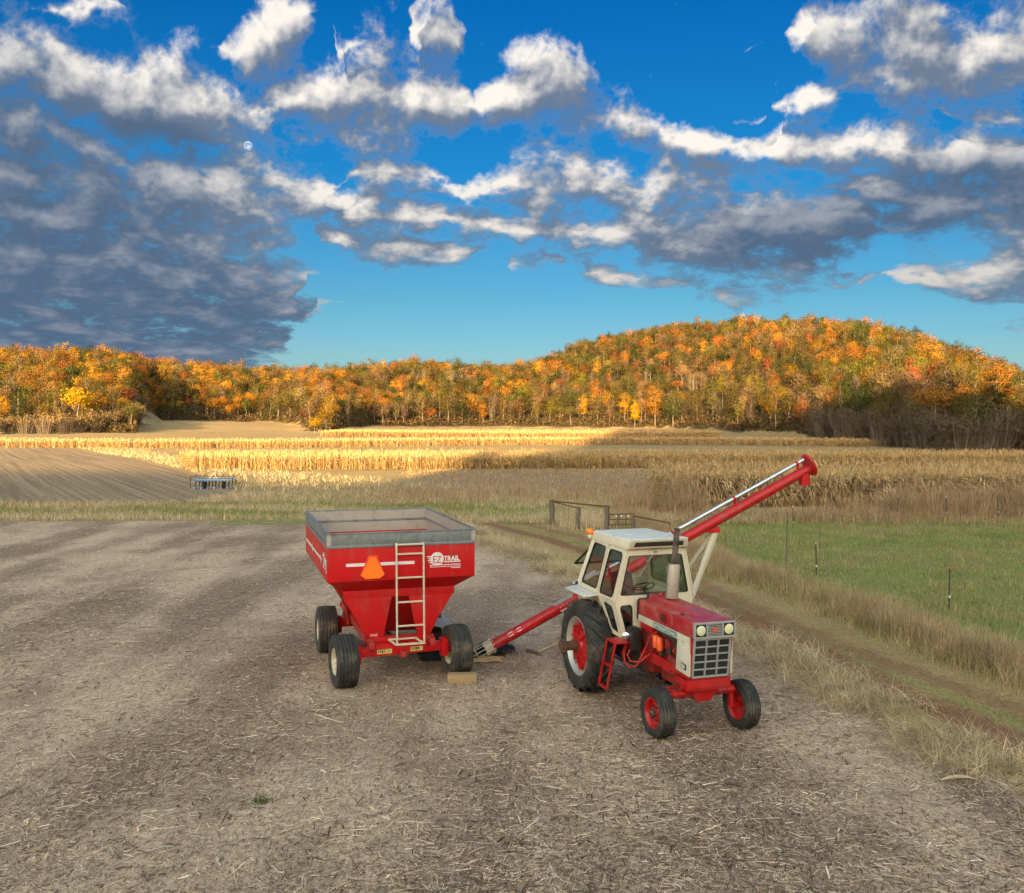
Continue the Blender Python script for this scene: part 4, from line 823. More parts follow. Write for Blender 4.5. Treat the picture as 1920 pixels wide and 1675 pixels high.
for f in (.36,.56,.76,.97):
    ap('drive_bracket', RED, MB().box(pa(LA*f,.17), (.05,.05,.16)).tube(pa(LA*f-.03,.24), pa(LA*f+.03,.24), .052, 14), .004)
hd_ = MB(); hd_.lathe([(.001,0),(.16,0),(.25,.02),(.27,.05),(.265,.06),(.24,.05),(.001,.03)], pa(LA-.02,.07), dirA, 30); ap('head_shield', RED, hd_)
so_ = MB(); so_.tube(pa(LA-.16,-.05), pa(LA-.16,-.05)+V((0,0,-.26)), .125, 24); ap('spout', RED, so_)
mo = MB(); mo.lathe([(.001,0),(.10,.005),(.115,.03),(.115,.16),(.10,.2),(.05,.22),(.04,.26),(.001,.26)], pa(T0-.35,.22,.16), sideA*-1, 24); mo.tube(pa(T0-.35,.1), pa(T0-.35,.25), .06, 12); ap('gearbox_cover', BLACK, mo)
ap('belt_guard', ROOFW, MB().bar(pa(T0-.42,.30), pa(T0+.12,.30), .16, .06, up=upA), .01)
ap('cover_plate', GALV2, MB().bar(pa(T0-1.0,.108), pa(T0-.55,.108), .14, .03, up=upA), .004)
lx, lu = dirA, upA; fr_ = lambda t_, u: pa(t_, u, math.sqrt(max(0,.1135**2-u*u)))-AO
tx = sideA if sideA.y < 0 else -sideA
def onside(t_, u, d=.1145): return pa(t_, u)+tx*math.sqrt(d*d-u*u)-AO
MB().hexa([onside(T0-1.0,-.075),onside(T0-.5,-.075),onside(T0-.5,-.075,.1165),onside(T0-1.0,-.075,.1165)], [onside(T0-1.0,.03),onside(T0-.5,.03),onside(T0-.5,.03,.1165),onside(T0-1.0,.03,.1165)]).build('number_plate', BLACK, AU)
text('number', '831', DECAL, AU, onside(T0-.93,-.058,.119), dirA, upA, .135, sx=1.15, bold=.004)
for t_ in (.38,.58): MB().hexa([onside(t_,.02),onside(t_+.11,.02),onside(t_+.11,.02,.116),onside(t_,.02,.116)], [onside(t_,.085),onside(t_+.11,.085),onside(t_+.11,.085,.116),onside(t_,.085,.116)]).build('warning_sticker', DECAL, AU)
# undercarriage
tc_ = 0.
for i in range(400):
    p = pa(LA*i/400, -.16)
    if 960+FPX*p.x/p.y < 1338: tc_ = LA*i/400
cl = pa(tc_,-.18); w0, w1 = V((3.36,19.75,.30)), V((3.30,22.2,.30))
ap('clamp', RED, MB().box(pa(tc_,-.15), (.30,.14,.10)).box(pa(tc_+.1,-.19), (.10,.16,.12)), .01)
cl2 = cl+V((.05,0,-.02))
ap('leg', LADDER, MB().bar(cl2, w0, .085, .085), .006); ap('leg', LADDER, MB().bar(cl2+V((-.03,.06,-.03)), w1, .085, .085), .006)
ap('leg_sleeve', LADDER, MB().bar(cl2, cl2.lerp(w0,.32), .10, .10), .006)
ap('axle', LADDER, MB().tube(w0+V((0,-.1,0)), w1+V((0,.1,0)), .04, 12)); ap('stay', LADDER, MB().bar(w0.lerp(w1,.5), pa(LA*.30,-.12), .06, .06))
for p, s_ in ((w0,-1),(w1,1)): wheel(AU, p-AO, .30, .17, .17, 'rib', RUBBER, LADDER, out=s_)
# ------------------------------------------------------------------ vegetation
def ribbons(base, vec, width, bend, tint, nseg=2, taper=True, wdir=None):
    """strips from base along vec, bending by the vector bend; returns points, faces, tints"""
    n = len(base); ts = np.linspace(0, 1, nseg+1)
    if wdir is None:
        a = rng.uniform(0, 2*np.pi, n); wdir = np.stack([np.cos(a), np.sin(a), np.zeros(n)], 1)
    rows = []
    for t_ in ts:
        c = base+vec*t_+bend*t_*t_; w = width*(1-.92*t_ if taper else 1.)
        rows += [c-wdir*(w/2)[:,None], c+wdir*(w/2)[:,None]]
    P_ = np.stack(rows, 1).reshape(-1, 3); k = 2*(nseg+1); b = (np.arange(n)*k)[:,None]
    F = np.concatenate([b+np.array([[2*j, 2*j+1, 2*j+3, 2*j+2]]) for j in range(nseg)], 0)
    tn = np.repeat(np.concatenate([tint, np.ones((n,1))], 1), k, 0)
    return P_, F, tn
class Bag:
    def __init__(s): s.P = []; s.F = []; s.T = []; s.n = 0
    def add(s, P_, F, T_): s.P.append(P_); s.F.append(F+s.n); s.T.append(T_); s.n += len(P_); return s
    def build(s, name, m, parent=None):
        P_ = np.concatenate(s.P); fs = {}
        for F in s.F: fs.setdefault(F.shape[1], []).append(F)
        return link(name, raw_mesh(name, P_, [np.concatenate(v) for v in fs.values()], {'tint': np.concatenate(s.T)}), m, parent)
def colours(n, pal, jit=.18):
    pal = np.array(pal); c = pal[rng.integers(0, len(pal), n)]*rng.uniform(1-jit, 1+jit, (n,1)); return c*rng.uniform(.94, 1.06, (n,3))
def grass(pts, h, width, lean, pal, nseg=2, up=1., hj=.4, dirbias=None, wind=(0,0)):
    n = len(pts); hh = h*rng.uniform(1-hj, 1+hj, n); a = rng.uniform(0, 2*np.pi, n)
    d = np.stack([np.cos(a), np.sin(a)], 1)*rng.uniform(0, 1, (n,1))*lean+np.array(wind)
    vec = np.stack([d[:,0]*hh*.5, d[:,1]*hh*.5, hh*up], 1); bend = np.stack([d[:,0]*hh*.7, d[:,1]*hh*.7, -hh*.45*np.linalg.norm(d, axis=1)], 1)
    return ribbons(pts, vec, width*rng.uniform(.7, 1.3, n), bend, colours(n, pal), nseg)
def ground_pts(x, y, dz=-.01): return np.stack([x, y, height(x, y)+dz], 1)
def in_view(x, y, m=40): p = px_of(x, y); return (p > -m) & (p < 1920+m) & (y > 8.5)
def clump_field(n, xr_, yr_, keep, scale=1.2):
    """points gathered in loose tufts"""
    x = rng.uniform(*xr_, n//9); y = rng.uniform(*yr_, n//9); k = keep(x, y); x, y = x[k], y[k]
    x = np.repeat(x, 9)+rng.normal(0, .10*scale, len(x)*9); y = np.repeat(y, 9)+rng.normal(0, .10*scale, len(y)*9); return x, y
STRAW_SHADE = [(.74,.60,.46),(.62,.48,.355),(.46,.33,.235),(.25,.172,.12),(.58,.485,.39),(.10,.066,.047),(.16,.105,.073)]  # straw tones; the darkest ones paint in shadow between the pieces
# chaff and broken stalks lying on the harvested yard
def chaff(n, y0, y1, ln, wd, power=1.6, seg=2):
    y = y0+(y1-y0)*rng.random(n)**power; x = rng.uniform(-.58, .58, n)*y
    sw = np.sin(x*.9+np.sin(y*.23)*1.5)*.5+np.sin(x*.35-y*.12+2)*.5
    k = (x < xe(y)+.3) & (rng.random(n) < .62+.38*sw); x, y = x[k], y[k]; m = len(x)
    a = rng.uniform(0, 2*np.pi, m); l = ln*rng.lognormal(0, .5, m)
    z = rng.uniform(.004, .03, m); up = rng.normal(0, .10, m)+.05
    vec = np.stack([np.cos(a)*l, np.sin(a)*l, np.abs(up)*l], 1); b2 = rng.normal(0, .22, (m,3))*l[:,None]; b2[:,2] = -np.abs(up)*l*.8
    base = np.stack([x, y, z], 1); wdir = np.stack([-np.sin(a)*.9, np.cos(a)*.9, np.full(m, .3)], 1)
    return ribbons(base, vec, wd*rng.uniform(.6, 1.4, m), b2, colours(m, STRAW_SHADE, .25), seg, False, wdir)
b = Bag().add(*chaff(250000, 9.2, 27, .046, .0062, 1.45, 1)).add(*chaff(60000, 9.2, 44, .10, .014, 1.0, 1)).add(*chaff(9000, 9.2, 26, .16, .008, 1.4))
tag(b.build('chaff', BLADE), 'pale chopped straw and chaff with shadow-dark pieces scattered over the harvested yard', 'straw', kind='stuff')
DRY = [(.46,.34,.20),(.52,.42,.27),(.38,.27,.15),(.30,.20,.11)]; PALE = [(.72,.60,.42),(.64,.51,.34),(.52,.40,.25)]
GREEN = [(.17,.215,.05),(.26,.28,.085),(.12,.15,.04),(.35,.32,.12),(.46,.36,.19)]; BROWN = [(.34,.21,.12),(.42,.28,.17),(.28,.17,.10),(.48,.35,.23)]
# windrow of pale bent grass along the yard's edge
x, y = clump_field(40000, (0,1), (9.5,44), lambda x, y: x > -1); u_ = rng.normal(.35, .42, len(x)); x = xe(y)+u_
k = in_view(x, y) & (np.abs(u_-.35) < 1.0) & (np.sin(y*1.9)+np.sin(y*.73+1) > -.85); x, y = x[k], y[k]
tag(Bag().add(*grass(ground_pts(x, y), .46, .013, 2.0, PALE+PALE+DRY, 3, .75, .6, wind=(-.35,-.3))).build('dry_grass_windrow', BLADE), 'pale dry grass bent over along the edge of the bare yard', 'grass', kind='stuff')
# low grass and litter on the track verges
x = rng.uniform(-12, 13, 60000); y = 9.5+38*rng.random(60000)**1.2; k = in_view(x, y) & (x > xe(y)+.5) & (x < xf(y)+.5)
k &= (np.abs(x-xr1(y)) > .38+.3*rng.random(len(x))) & (np.abs(x-xr2(y)) > .25+.3*rng.random(len(x))); x, y = x[k], y[k]
b = Bag().add(*grass(ground_pts(x, y), .14, .011, 1.6, DRY+DRY+GREEN, 2, .7))
k = np.abs(x-(xr1(y)+xr2(y))/2) < .4; b.add(*grass(ground_pts(x[k], y[k]), .12, .012, 1., GREEN[:4], 2)); k = x > xf(y)-1.1
b.add(*grass(ground_pts(x[k]+.05, y[k]), .26, .012, .9, GREEN, 2))
tag(b.build('verge_grass', BLADE), 'short mixed dry and green grass along the dirt track', 'grass', kind='stuff')
# tall rank grass on the fence line
x, y = clump_field(52000, (0,1), (9.5,46), lambda x, y: x > -1, 1.6); u_ = rng.normal(.15, .5, len(x)); x = xf(y)+u_
den = np.clip(.75+.35*np.sin(y*1.1+1)+.25*np.sin(y*.41), .25, 1); k = in_view(x, y) & (rng.random(len(x)) < den); x, y = x[k], y[k]; sc_ = np.clip(1.15-np.abs(x-xf(y)-.1)*.55, .35, 1)
P_ = ground_pts(x, y); b = Bag(); k = rng.random(len(x)) < .72
b.add(*grass(P_[k], .62*sc_[k], .012, .8, BROWN+DRY[:2], 3)).add(*grass(P_[~k], .40*sc_[~k], .013, .9, GREEN, 2))
tag(b.build('fence_line_grass', BLADE), 'tall rusty brown grass growing along the fence line', 'grass', kind='stuff')
# pasture
x = rng.uniform(4, 32, 170000); y = 12+33*rng.random(170000)**1.1; k = in_view(x, y) & (x > xf(y)+.3)
pn = np.sin(x*.8+np.sin(y*.5)*2)+np.sin(y*.9-x*.3+1)+np.sin(x*2.1+y*1.7); k &= rng.random(len(x)) < .75+.1*pn; x, y, pn = x[k], y[k], pn[k]
P_ = ground_pts(x, y); d = (pn+rng.normal(0, 1, len(x))) > .7; b = Bag()
b.add(*grass(P_[~d], .11, .017, 1., GREEN[:4], 2)).add(*grass(P_[d], .20, .012, 1.1, DRY+BROWN+GREEN, 2))
xc = rng.uniform(7, 30, 150); yc = rng.uniform(18, 43, 150); kk = (xc > xf(yc)+1.2)
for a_, c_ in zip(xc[kk], yc[kk]):
    m = 60; gq = rng.random() < .5; b.add(*grass(ground_pts(a_+rng.normal(0, .4, m), c_+rng.normal(0, .35, m)), .34 if gq else .24, .012, 1.2, BROWN+GREEN[3:] if gq else [(.09,.12,.03),(.12,.15,.04),(.16,.19,.05)], 2))
tag(b.build('pasture_grass', BLADE), 'short green pasture grass with brown tufts behind the fence', 'grass', kind='stuff')
# strip of rough grass behind the yard and the grassy lane beyond
x = rng.uniform(-34, 12, 70000); y = 43.5+16*rng.random(70000)**1.3; k = in_view(x, y) & (x > -60)
fe_ = 44.8+.02*(x+10); k &= (y > fe_) | (x > xe(y)+.4); k &= ~((x < np.interp(y, [51,53,60], [-19,-18.5,-17.3])) & (y > 53.5)); x, y = x[k], y[k]
pn = np.sin(x*.5+np.sin(y*.9)*1.5)+np.sin(y*1.1+x*.23); dryk = (pn+rng.normal(0, .6, len(x)) > .2) | (y > 53.5) | (y < 46.2); P_ = ground_pts(x, y)
b = Bag().add(*grass(P_[dryk], .30, .02, 1.2, DRY+PALE, 2)).add(*grass(P_[~dryk], .20, .022, 1., GREEN, 2))
tag(b.build('rough_grass', BLADE), 'strip of rough dry and green grass behind the harvested yard', 'grass', kind='stuff')
x = rng.uniform(-75, 12, 60000); y = rng.uniform(57, 150, 60000); k = in_view(x, y)
lo_ = np.interp(y, [57,60,80,110,150], [-18,-17,-26.5,-43.5,-69]); hi_ = np.interp(y, [57,63,86,110,150], [8,-2,-27,-40,-62]); k &= (x > lo_) & (x < hi_+4*rng.random(len(x))); x, y = x[k], y[k]
tag(Bag().add(*grass(ground_pts(x, y), .34, .035, 1., PALE+DRY+GREEN[3:], 2)).build('lane_grass', BLADE), 'golden grass lane between the ploughed plot and the corn', 'grass', kind='stuff')
# cut stubble rows on the bare strip
x = rng.uniform(-9, 14, 9000); y = np.floor(rng.uniform(57, 86, 9000)/.76)*.76+rng.normal(0, .07, 9000); k = in_view(x, y) & (x > -8+3*np.sin(y*.3)); x, y = x[k], y[k]
tag(Bag().add(*grass(ground_pts(x, y), .22, .05, .7, [(.46,.32,.18),(.36,.24,.13),(.28,.18,.10)], 1)).build('corn_stubble', BLADE), 'rows of short cut stubble on the bare strip before the corn', 'stubble', kind='stuff')
# brown weeds
def weeds(name, n, poly, h, label, pal=BROWN, cl=1.):
    x = rng.uniform(poly[0], poly[1], n//5); y = rng.uniform(poly[2], poly[3], n//5); x = np.repeat(x, 5)+rng.normal(0, .14*cl, len(x)*5); y = np.repeat(y, 5)+rng.normal(0, .14*cl, len(y)*5)
    hs = h*np.clip(.75+.25*np.sin(x*.9+y)+.2*np.sin(x*2.3), .35, 1.2); wd_ = (poly[1]-poly[0])*.22; hs = hs*np.clip(np.minimum(x-poly[0]+rng.normal(0, .4, len(x)), poly[1]-x+rng.normal(0, .4, len(x)))/wd_, .22, 1); P_ = ground_pts(x, y); b = Bag().add(*grass(P_, hs, .022, .45, pal, 3))
    k = rng.random(len(x)) < .5; q = P_[k].copy(); q[:,2] += hs[k]*rng.uniform(.55, 1., k.sum()); b.add(*grass(q, .22, .035, 2., [(.34,.22,.14),(.42,.30,.20),(.26,.16,.10)], 2, .4))
    return tag(b.build(name, BLADE), label, 'weeds', kind='stuff')
weeds('tall_weeds', 2200, (5.2,10.2,47.2,50.5), 1.75, 'tall brown weeds at the near corner of the standing corn')
weeds('tall_weeds', 9000, (15.5,33,45.6,50.), 1.55, 'tall reddish brown weeds in front of the corn at the right edge')
weeds('low_weeds', 5200, (-11,10.5,53,60), .75, 'low brown weeds below the bare strip left of the gate posts')
weeds('low_weeds', 5000, (6,24,43,47), .62, 'brown weed strip along the far side of the green pasture')
weeds('low_weeds', 900, (1.6,4.6,41,45), .9, 'pale grass tufts growing round the old wooden gate posts', PALE+DRY[:2])
weeds('low_weeds', 1500, (-36,-19,70,128), .8, 'scattered brown weeds along the edge of the grassy lane', BROWN, 3.) if False else None
# standing corn
CORN = [(.53,.33,.135),(.61,.405,.18),(.43,.26,.10),(.31,.185,.08)]
def corn(name, x, y, h, label, leaves=5, wmul=1., pal=CORN):
    n = len(x); P_ = ground_pts(x, y); hh = h*rng.uniform(.82, 1.12, n); b = Bag(); tl = rng.normal(0, .07, (n,2))
    vec = np.stack([tl[:,0]*hh, tl[:,1]*hh, hh], 1); b.add(*ribbons(P_, vec, np.full(n, .03*wmul), vec*0, colours(n, [(.36,.26,.14),(.30,.20,.10)]), 1, False))
    for j in range(leaves):
        f = rng.uniform(.25, .95, n); q = P_+vec*f[:,None]; a = rng.uniform(0, 2*np.pi, n); l = rng.uniform(.35, .65, n)*(wmul**.4)
        v = np.stack([np.cos(a)*l*.8, np.sin(a)*l*.8, l*.55], 1); bd = np.stack([np.cos(a)*l*.2, np.sin(a)*l*.2, -l*rng.uniform(.7, 1.5, n)], 1)
        b.add(*ribbons(q, v, .065*wmul*rng.uniform(.7, 1.3, n), bd, colours(n, pal, .2), 2, True, np.stack([-np.sin(a), np.cos(a), np.full(n, .3)], 1)))
    q = P_+vec; b.add(*grass(q, .28, .05*wmul, .8, [(.46,.30,.14),(.53,.36,.18)], 1))
    return tag(b.build(name, BLADE), label, 'corn', kind='stuff')
def rows(x0, x1, y0, y1, n, left=None, frontbias=1.8, step=.76):
    r_ = np.floor(((y1-y0)*rng.random(n)**frontbias)/step)*step+y0; x = rng.uniform(x0, x1, n); y = r_+rng.normal(0, .08, n)+np.sin(x*.05)*1.2
    k = in_view(x, y, 60)
    if left is not None: k &= x > left(y)
    return x[k], y[k]
corn('standing_corn', *rows(7.5, 36, 50.5, 66, 8500, lambda y: 8.4+.9*np.sin(y*2.1)+.08*(y-50)), 1.6, 'dry standing corn nearest to the camera, right of the gate', 5, 1.2, [(.54,.38,.22),(.63,.47,.30),(.44,.30,.17),(.31,.20,.11)])
corn('standing_corn', *rows(-42, 66, 86, 99, 14000, lambda y: np.interp(y, [86,116], [-29,-42]), 1.2), 1.15, 'long block of dry corn crossing the middle of the field, half in sun', 3, 1.25)
corn('standing_corn', *rows(-95, 62, 143, 153, 8000, None, 1.2), 1.0, 'far strip of dry corn in front of the golden knoll', 3, 1.7)
corn('standing_corn', *rows(-40, 44, 200, 224, 6500, None, 1.3), 1.1, 'farthest strip of corn below the middle of the woods', 3, 2.2)
# ------------------------------------------------------------------ trees
def crown_pts(n, rx, rz, zc, clumps, seed, kind='round', size=.5, shell=.55):
    g_ = np.random.default_rng(seed); v = g_.normal(size=(clumps,3)); v /= np.linalg.norm(v, axis=1)[:,None]; rad = g_.uniform(shell, 1., (clumps,1))
    c = v*rad*np.array([rx, rx, rz])
    if kind == 'cone': t_ = g_.random(clumps)**1.6; c[:,2] = (t_*2-1)*rz; rr = (1-t_)*.95+.06; a = g_.uniform(0, 6.283, clumps); c[:,0] = np.cos(a)*rr*rx; c[:,1] = np.sin(a)*rr*rx
    if kind == 'wide': c[:,2] = np.abs(c[:,2])*.9-rz*.35
    cs = g_.uniform(.55, 1.25, clumps); i = g_.integers(0, clumps, n); spread = .30*min(rx, rz)
    p = c[i]+g_.normal(size=(n,3))*(cs[i]*spread)[:,None]*np.array([1,1,.7]); p[:,2] += zc
    nrm = g_.normal(size=(n,3))*.55+c[i]/np.array([rx,rx,rz])*1.5+(p-c[i]-np.array([0,0,zc]))/spread*.5; nrm /= np.linalg.norm(nrm, axis=1)[:,None]
    ref = g_.normal(size=(n,3)); uu = np.cross(nrm, ref); uu /= np.linalg.norm(uu, axis=1)[:,None]; ww = np.cross(nrm, uu); s_ = (size*g_.uniform(.6, 1.3, n))[:,None]
    Q_ = np.stack([p-uu*s_*.5, p-ww*s_*.32, p+uu*s_*.5, p+ww*s_*.32], 1)
    tn = (.72+.5*g_.random(clumps))[i][:,None]*g_.uniform(.85, 1.15, (n,1)); return Q_, tn
def twigs(n, rx, rz, zc, seed, wd=.09):
    g_ = np.random.default_rng(seed); a = g_.uniform(0, 6.283, n); e = g_.uniform(.15, 1.45, n); l = g_.uniform(.35, 1., n)
    d = np.stack([np.cos(a)*np.cos(e), np.sin(a)*np.cos(e), np.sin(e)], 1); st = g_.uniform(-.9, .1, n); base = np.stack([d[:,0]*rx*.15, d[:,1]*rx*.15, zc+st*rz], 1)
    vec = d*np.array([rx, rx, rz])*l[:,None]; P1 = base+vec; wv = np.cross(d, g_.normal(size=(n,3))); wv /= np.linalg.norm(wv, axis=1)[:,None]
    big = np.stack([base-wv*wd, base+wv*wd, P1+wv*wd*.2, P1-wv*wd*.2], 1); m = n*5; i = g_.integers(0, n, m); f = g_.uniform(.35, 1., (m,1)); b2 = base[i]+vec[i]*f
    d2 = d[i]+g_.normal(size=(m,3))*.55; d2 /= np.linalg.norm(d2, axis=1)[:,None]; l2 = g_.uniform(.15, .4, (m,1))*rx; w2 = np.cross(d2, g_.normal(size=(m,3))); w2 /= np.linalg.norm(w2, axis=1)[:,None]
    q2 = np.stack([b2-w2*wd*.35, b2+w2*wd*.35, b2+d2*l2+w2*wd*.1, b2+d2*l2-w2*wd*.1], 1); return np.concatenate([big, q2]), np.ones((n+m,1))
KINDS = {}                                            # name -> list of (crown mesh, trunk mesh, quads for the far wood, size)
def trunk_mesh(h, r, seed, limbs=6, fork=.35, spread=1.6, top=.9):
    g_ = random.Random(seed); b = MB(); pts = [V((g_.uniform(-.12,.12)*i, g_.uniform(-.12,.12)*i, h*top*i/5)) for i in range(6)]; b.path(pts, [r*(1.25-.2*i) if i < 5 else r*.2 for i in range(6)], 7)
    for i in range(limbs):
        f = g_.uniform(fork, .85); p = pts[0].lerp(pts[5], f); a = g_.uniform(0, 6.28); l = spread*g_.uniform(.6, 1.1); q = p+V((math.cos(a)*l, math.sin(a)*l, l*g_.uniform(.5, 1.2))); b.path([p, p.lerp(q, .5)+V((0,0,-.1*l)), q], [r*.45, r*.3, r*.12], 5)
    bm = bmesh.new(); vs = [bm.verts.new(p) for p in b.v]
    for f in b.f: bm.faces.new([vs[i] for i in f])
    me = bpy.data.meshes.new('trunk'); bm.to_mesh(me); bm.free(); me.shade_smooth(); me.materials.append(BARK); return me
def quads_mesh(name, Q_, m):
    n = len(Q_); me = raw_mesh(name, Q_.reshape(-1, 3), [np.arange(n*4).reshape(-1, 4)]); me.materials.append(m); return me
def kind(name, specs):
    L = []
    for i, (H, rx, rz, zc, tr, kd) in enumerate(specs):
        sd_ = hash((len(KINDS), i)) % 9999+len(KINDS)*13+i
        if kd == 'bare': Q_, _ = twigs(70, rx, rz, zc, sd_); far = twigs(16, rx, rz, zc, sd_+1, .16); lq = Q_; tm = trunk_mesh(H, tr, sd_, 7, .25, rx*.6)
        else:
            n_ = 1300 if kd != 'bush' else 1000; Q_, _ = crown_pts(n_, rx, rz, zc, 34, sd_, kd, .46); far = crown_pts(128, rx, rz, zc, 14, sd_+1, kd, 1.12); tm = trunk_mesh(H, tr, sd_, 6, .35, rx*.55)
            far = (far[0], far[1])
        L.append((quads_mesh('crown', Q_, LEAF), tm, far, H))
    KINDS[name] = L
kind('round', [(11,3.6,3.6,7.4,.17,'round'),(12.5,3.9,4.3,8.2,.18,'round'),(9.5,3.3,3.0,6.6,.15,'round'),(11.5,4.3,3.4,8.0,.2,'wide')])
kind('tall', [(13,2.4,4.8,8.4,.15,'round'),(12,2.1,4.6,7.6,.13,'round'),(14,2.8,5.0,9.0,.17,'round')])
kind('cone', [(12,2.6,5.2,6.4,.16,'cone')])
kind('bare', [(11,2.6,5.0,7.0,.14,'bare'),(12.5,3.0,5.6,8.0,.16,'bare'),(9.5,2.6,4.2,6.0,.12,'bare')])
def thicket(seed):
    Q1, _ = crown_pts(420, 2.3, 1.9, 3.6, 26, seed, 'round', .34); Q2, _ = twigs(60, 2.4, 3.4, 2.2, seed+1, .05)
    g_ = np.random.default_rng(seed+2); m = 90; a = g_.uniform(0, 6.28, m); r_ = g_.uniform(.1, 1.7, m); b_ = np.stack([np.cos(a)*r_*.8, np.sin(a)*r_*.8, m*[0]], 1); tp_ = np.stack([np.cos(a)*r_*1.4, np.sin(a)*r_*1.4, g_.uniform(2.6, 4.8, m)], 1)
    w_ = np.array([.05,0,0]); Q3 = np.stack([b_-w_, b_+w_, tp_+w_*.3, tp_-w_*.3], 1); return quads_mesh('crown', np.concatenate([Q1]), LEAF), quads_mesh('stems', np.concatenate([Q2, Q3]), STEM)
THICK = [thicket(501), thicket(521), thicket(541)]
PAL = {'golden yellow': (0.25, 0.125, 0.016), 'orange': (0.225, 0.088, 0.022), 'rust red': (0.16, 0.05, 0.024), 'olive brown': (0.085, 0.066, 0.022), 'dark green': (0.045, 0.05, 0.016), 'tan brown': (0.14, 0.092, 0.048), 'leafless grey': (0.12, 0.088, 0.062), 'yellow green': (0.14, 0.115, 0.02)}
names = list(PAL)
def pick(px, edge, r_):
    if px > 1480 and edge: w_ = [.0,.05,.03,.22,.12,.10,.48,.0]
    elif px < 640: w_ = [.24,.11,.03,.22,.17,.15,.04,.04]
    elif edge and px > 640 and px < 1500: w_ = [.12,.07,.01,.27,.08,.20,.15,.10]
    elif px < 1000: w_ = [.10,.09,.02,.28,.17,.20,.08,.06]
    else: w_ = [.08,.10,.03,.29,.20,.17,.08,.05]
    w_ = np.array(w_); return names[int(r_.choice(8, p=w_/w_.sum()))]
sp = 5.2; jx, jy = np.meshgrid(np.arange(-340, 340, sp), np.arange(112, 600, sp)); tx_ = (jx+rng.uniform(-2.1, 2.1, jx.shape)).ravel(); ty_ = (jy+rng.uniform(-2.1, 2.1, jy.shape)).ravel()
tpx = px_of(tx_, ty_); tb = np.interp(tpx, BASE[:,0], BASE[:,1]); td = np.interp(tpx, CREST[:,0], CREST[:,1])
k = (tpx > -70) & (tpx < 1990) & (ty_ > tb+3) & (ty_ < td+14) & ~((tpx > 262) & (tpx < 560) & (ty_ < tb+4)); tx_, ty_, tpx, tb, td = tx_[k], ty_[k], tpx[k], tb[k], td[k]
depth = ty_-tb; order = np.argsort(depth*1.4+ty_*.10-np.where(rng.random(len(ty_)) < .0, 40, 0)); nind = 270
pn = np.sin(tx_*.06+np.sin(ty_*.05)*2)+np.sin(ty_*.09-tx_*.04)
def place_name(px):
    return ('behind the thicket left of the golden knoll' if px < 270 else 'above the golden knoll left of the corn' if px < 560 else 'along the far edge of the corn' if px < 1000 else 'at the foot of the big wooded hill' if px < 1480 else 'in the shaded treeline at the right')
PROTO = bpy.data.collections.new('tree_models'); VIDX = {}; farpts = []
for kd_ in KINDS:
    for j_, (cm_, tm_, _, _) in enumerate(KINDS[kd_]):
        bm = bmesh.new(); bm.from_mesh(cm_)
        for f in bm.faces: f.material_index = 0
        nf = len(bm.faces); bm.from_mesh(tm_); bm.faces.ensure_lookup_table()
        for f in bm.faces[nf:]: f.material_index = 1
        me = bpy.data.meshes.new('tree_model'); me.materials.append(LEAFI); me.materials.append(BARK); bm.to_mesh(me); bm.free()
        VIDX[(kd_, j_)] = len(VIDX); PROTO.objects.link(bpy.data.objects.new('model_%02d' % len(VIDX), me))
tz = height(tx_, ty_)
for r_i, i in enumerate(order):
    edge = depth[i] < 16; col = pick(tpx[i], edge, rng); X, Y, Z = tx_[i], ty_[i], tz[i]-.15
    kd = 'bare' if col == 'leafless grey' else 'cone' if (col == 'dark green' and rng.random() < .25) else 'tall' if rng.random() < (.5 if edge else .3) else 'round'
    var = KINDS[kd][int(rng.integers(0, len(KINDS[kd])))]; s_ = rng.uniform(.52, .84)*(.98 if not edge else 1.12)
    if tpx[i] > 1480 and edge: s_ *= .72
    if tpx[i] < 300 and edge: s_ *= .8
    rz = rng.uniform(0, 6.28); c = np.array(PAL[col])*rng.uniform(.6, 1.35)*np.array([rng.uniform(.92,1.08), rng.uniform(.9,1.12), 1])
    if r_i < nind:
        tall = 'tall' if s_*var[3] > 9 else 'small' if s_*var[3] < 6.5 else 'medium sized'
        lab = f'{tall} {col} tree {place_name(tpx[i])}'
        t_ = thing('bare_tree' if kd == 'bare' else 'evergreen_tree' if kd == 'cone' else 'autumn_tree', lab, 'tree', (X, Y, Z), rz, f'trees {place_name(tpx[i])}'); t_.scale = (s_*rng.uniform(.9,1.1), s_, s_*rng.uniform(.92,1.1))
        o = link('crown', var[0], None, t_); o.color = (*c, 1); link('trunk', var[1], None, t_)
    else: farpts.append((X, Y, Z, rz, s_*rng.uniform(.92, 1.08), s_*rng.uniform(.9, 1.12), VIDX[(kd, KINDS[kd].index(var))], *c))
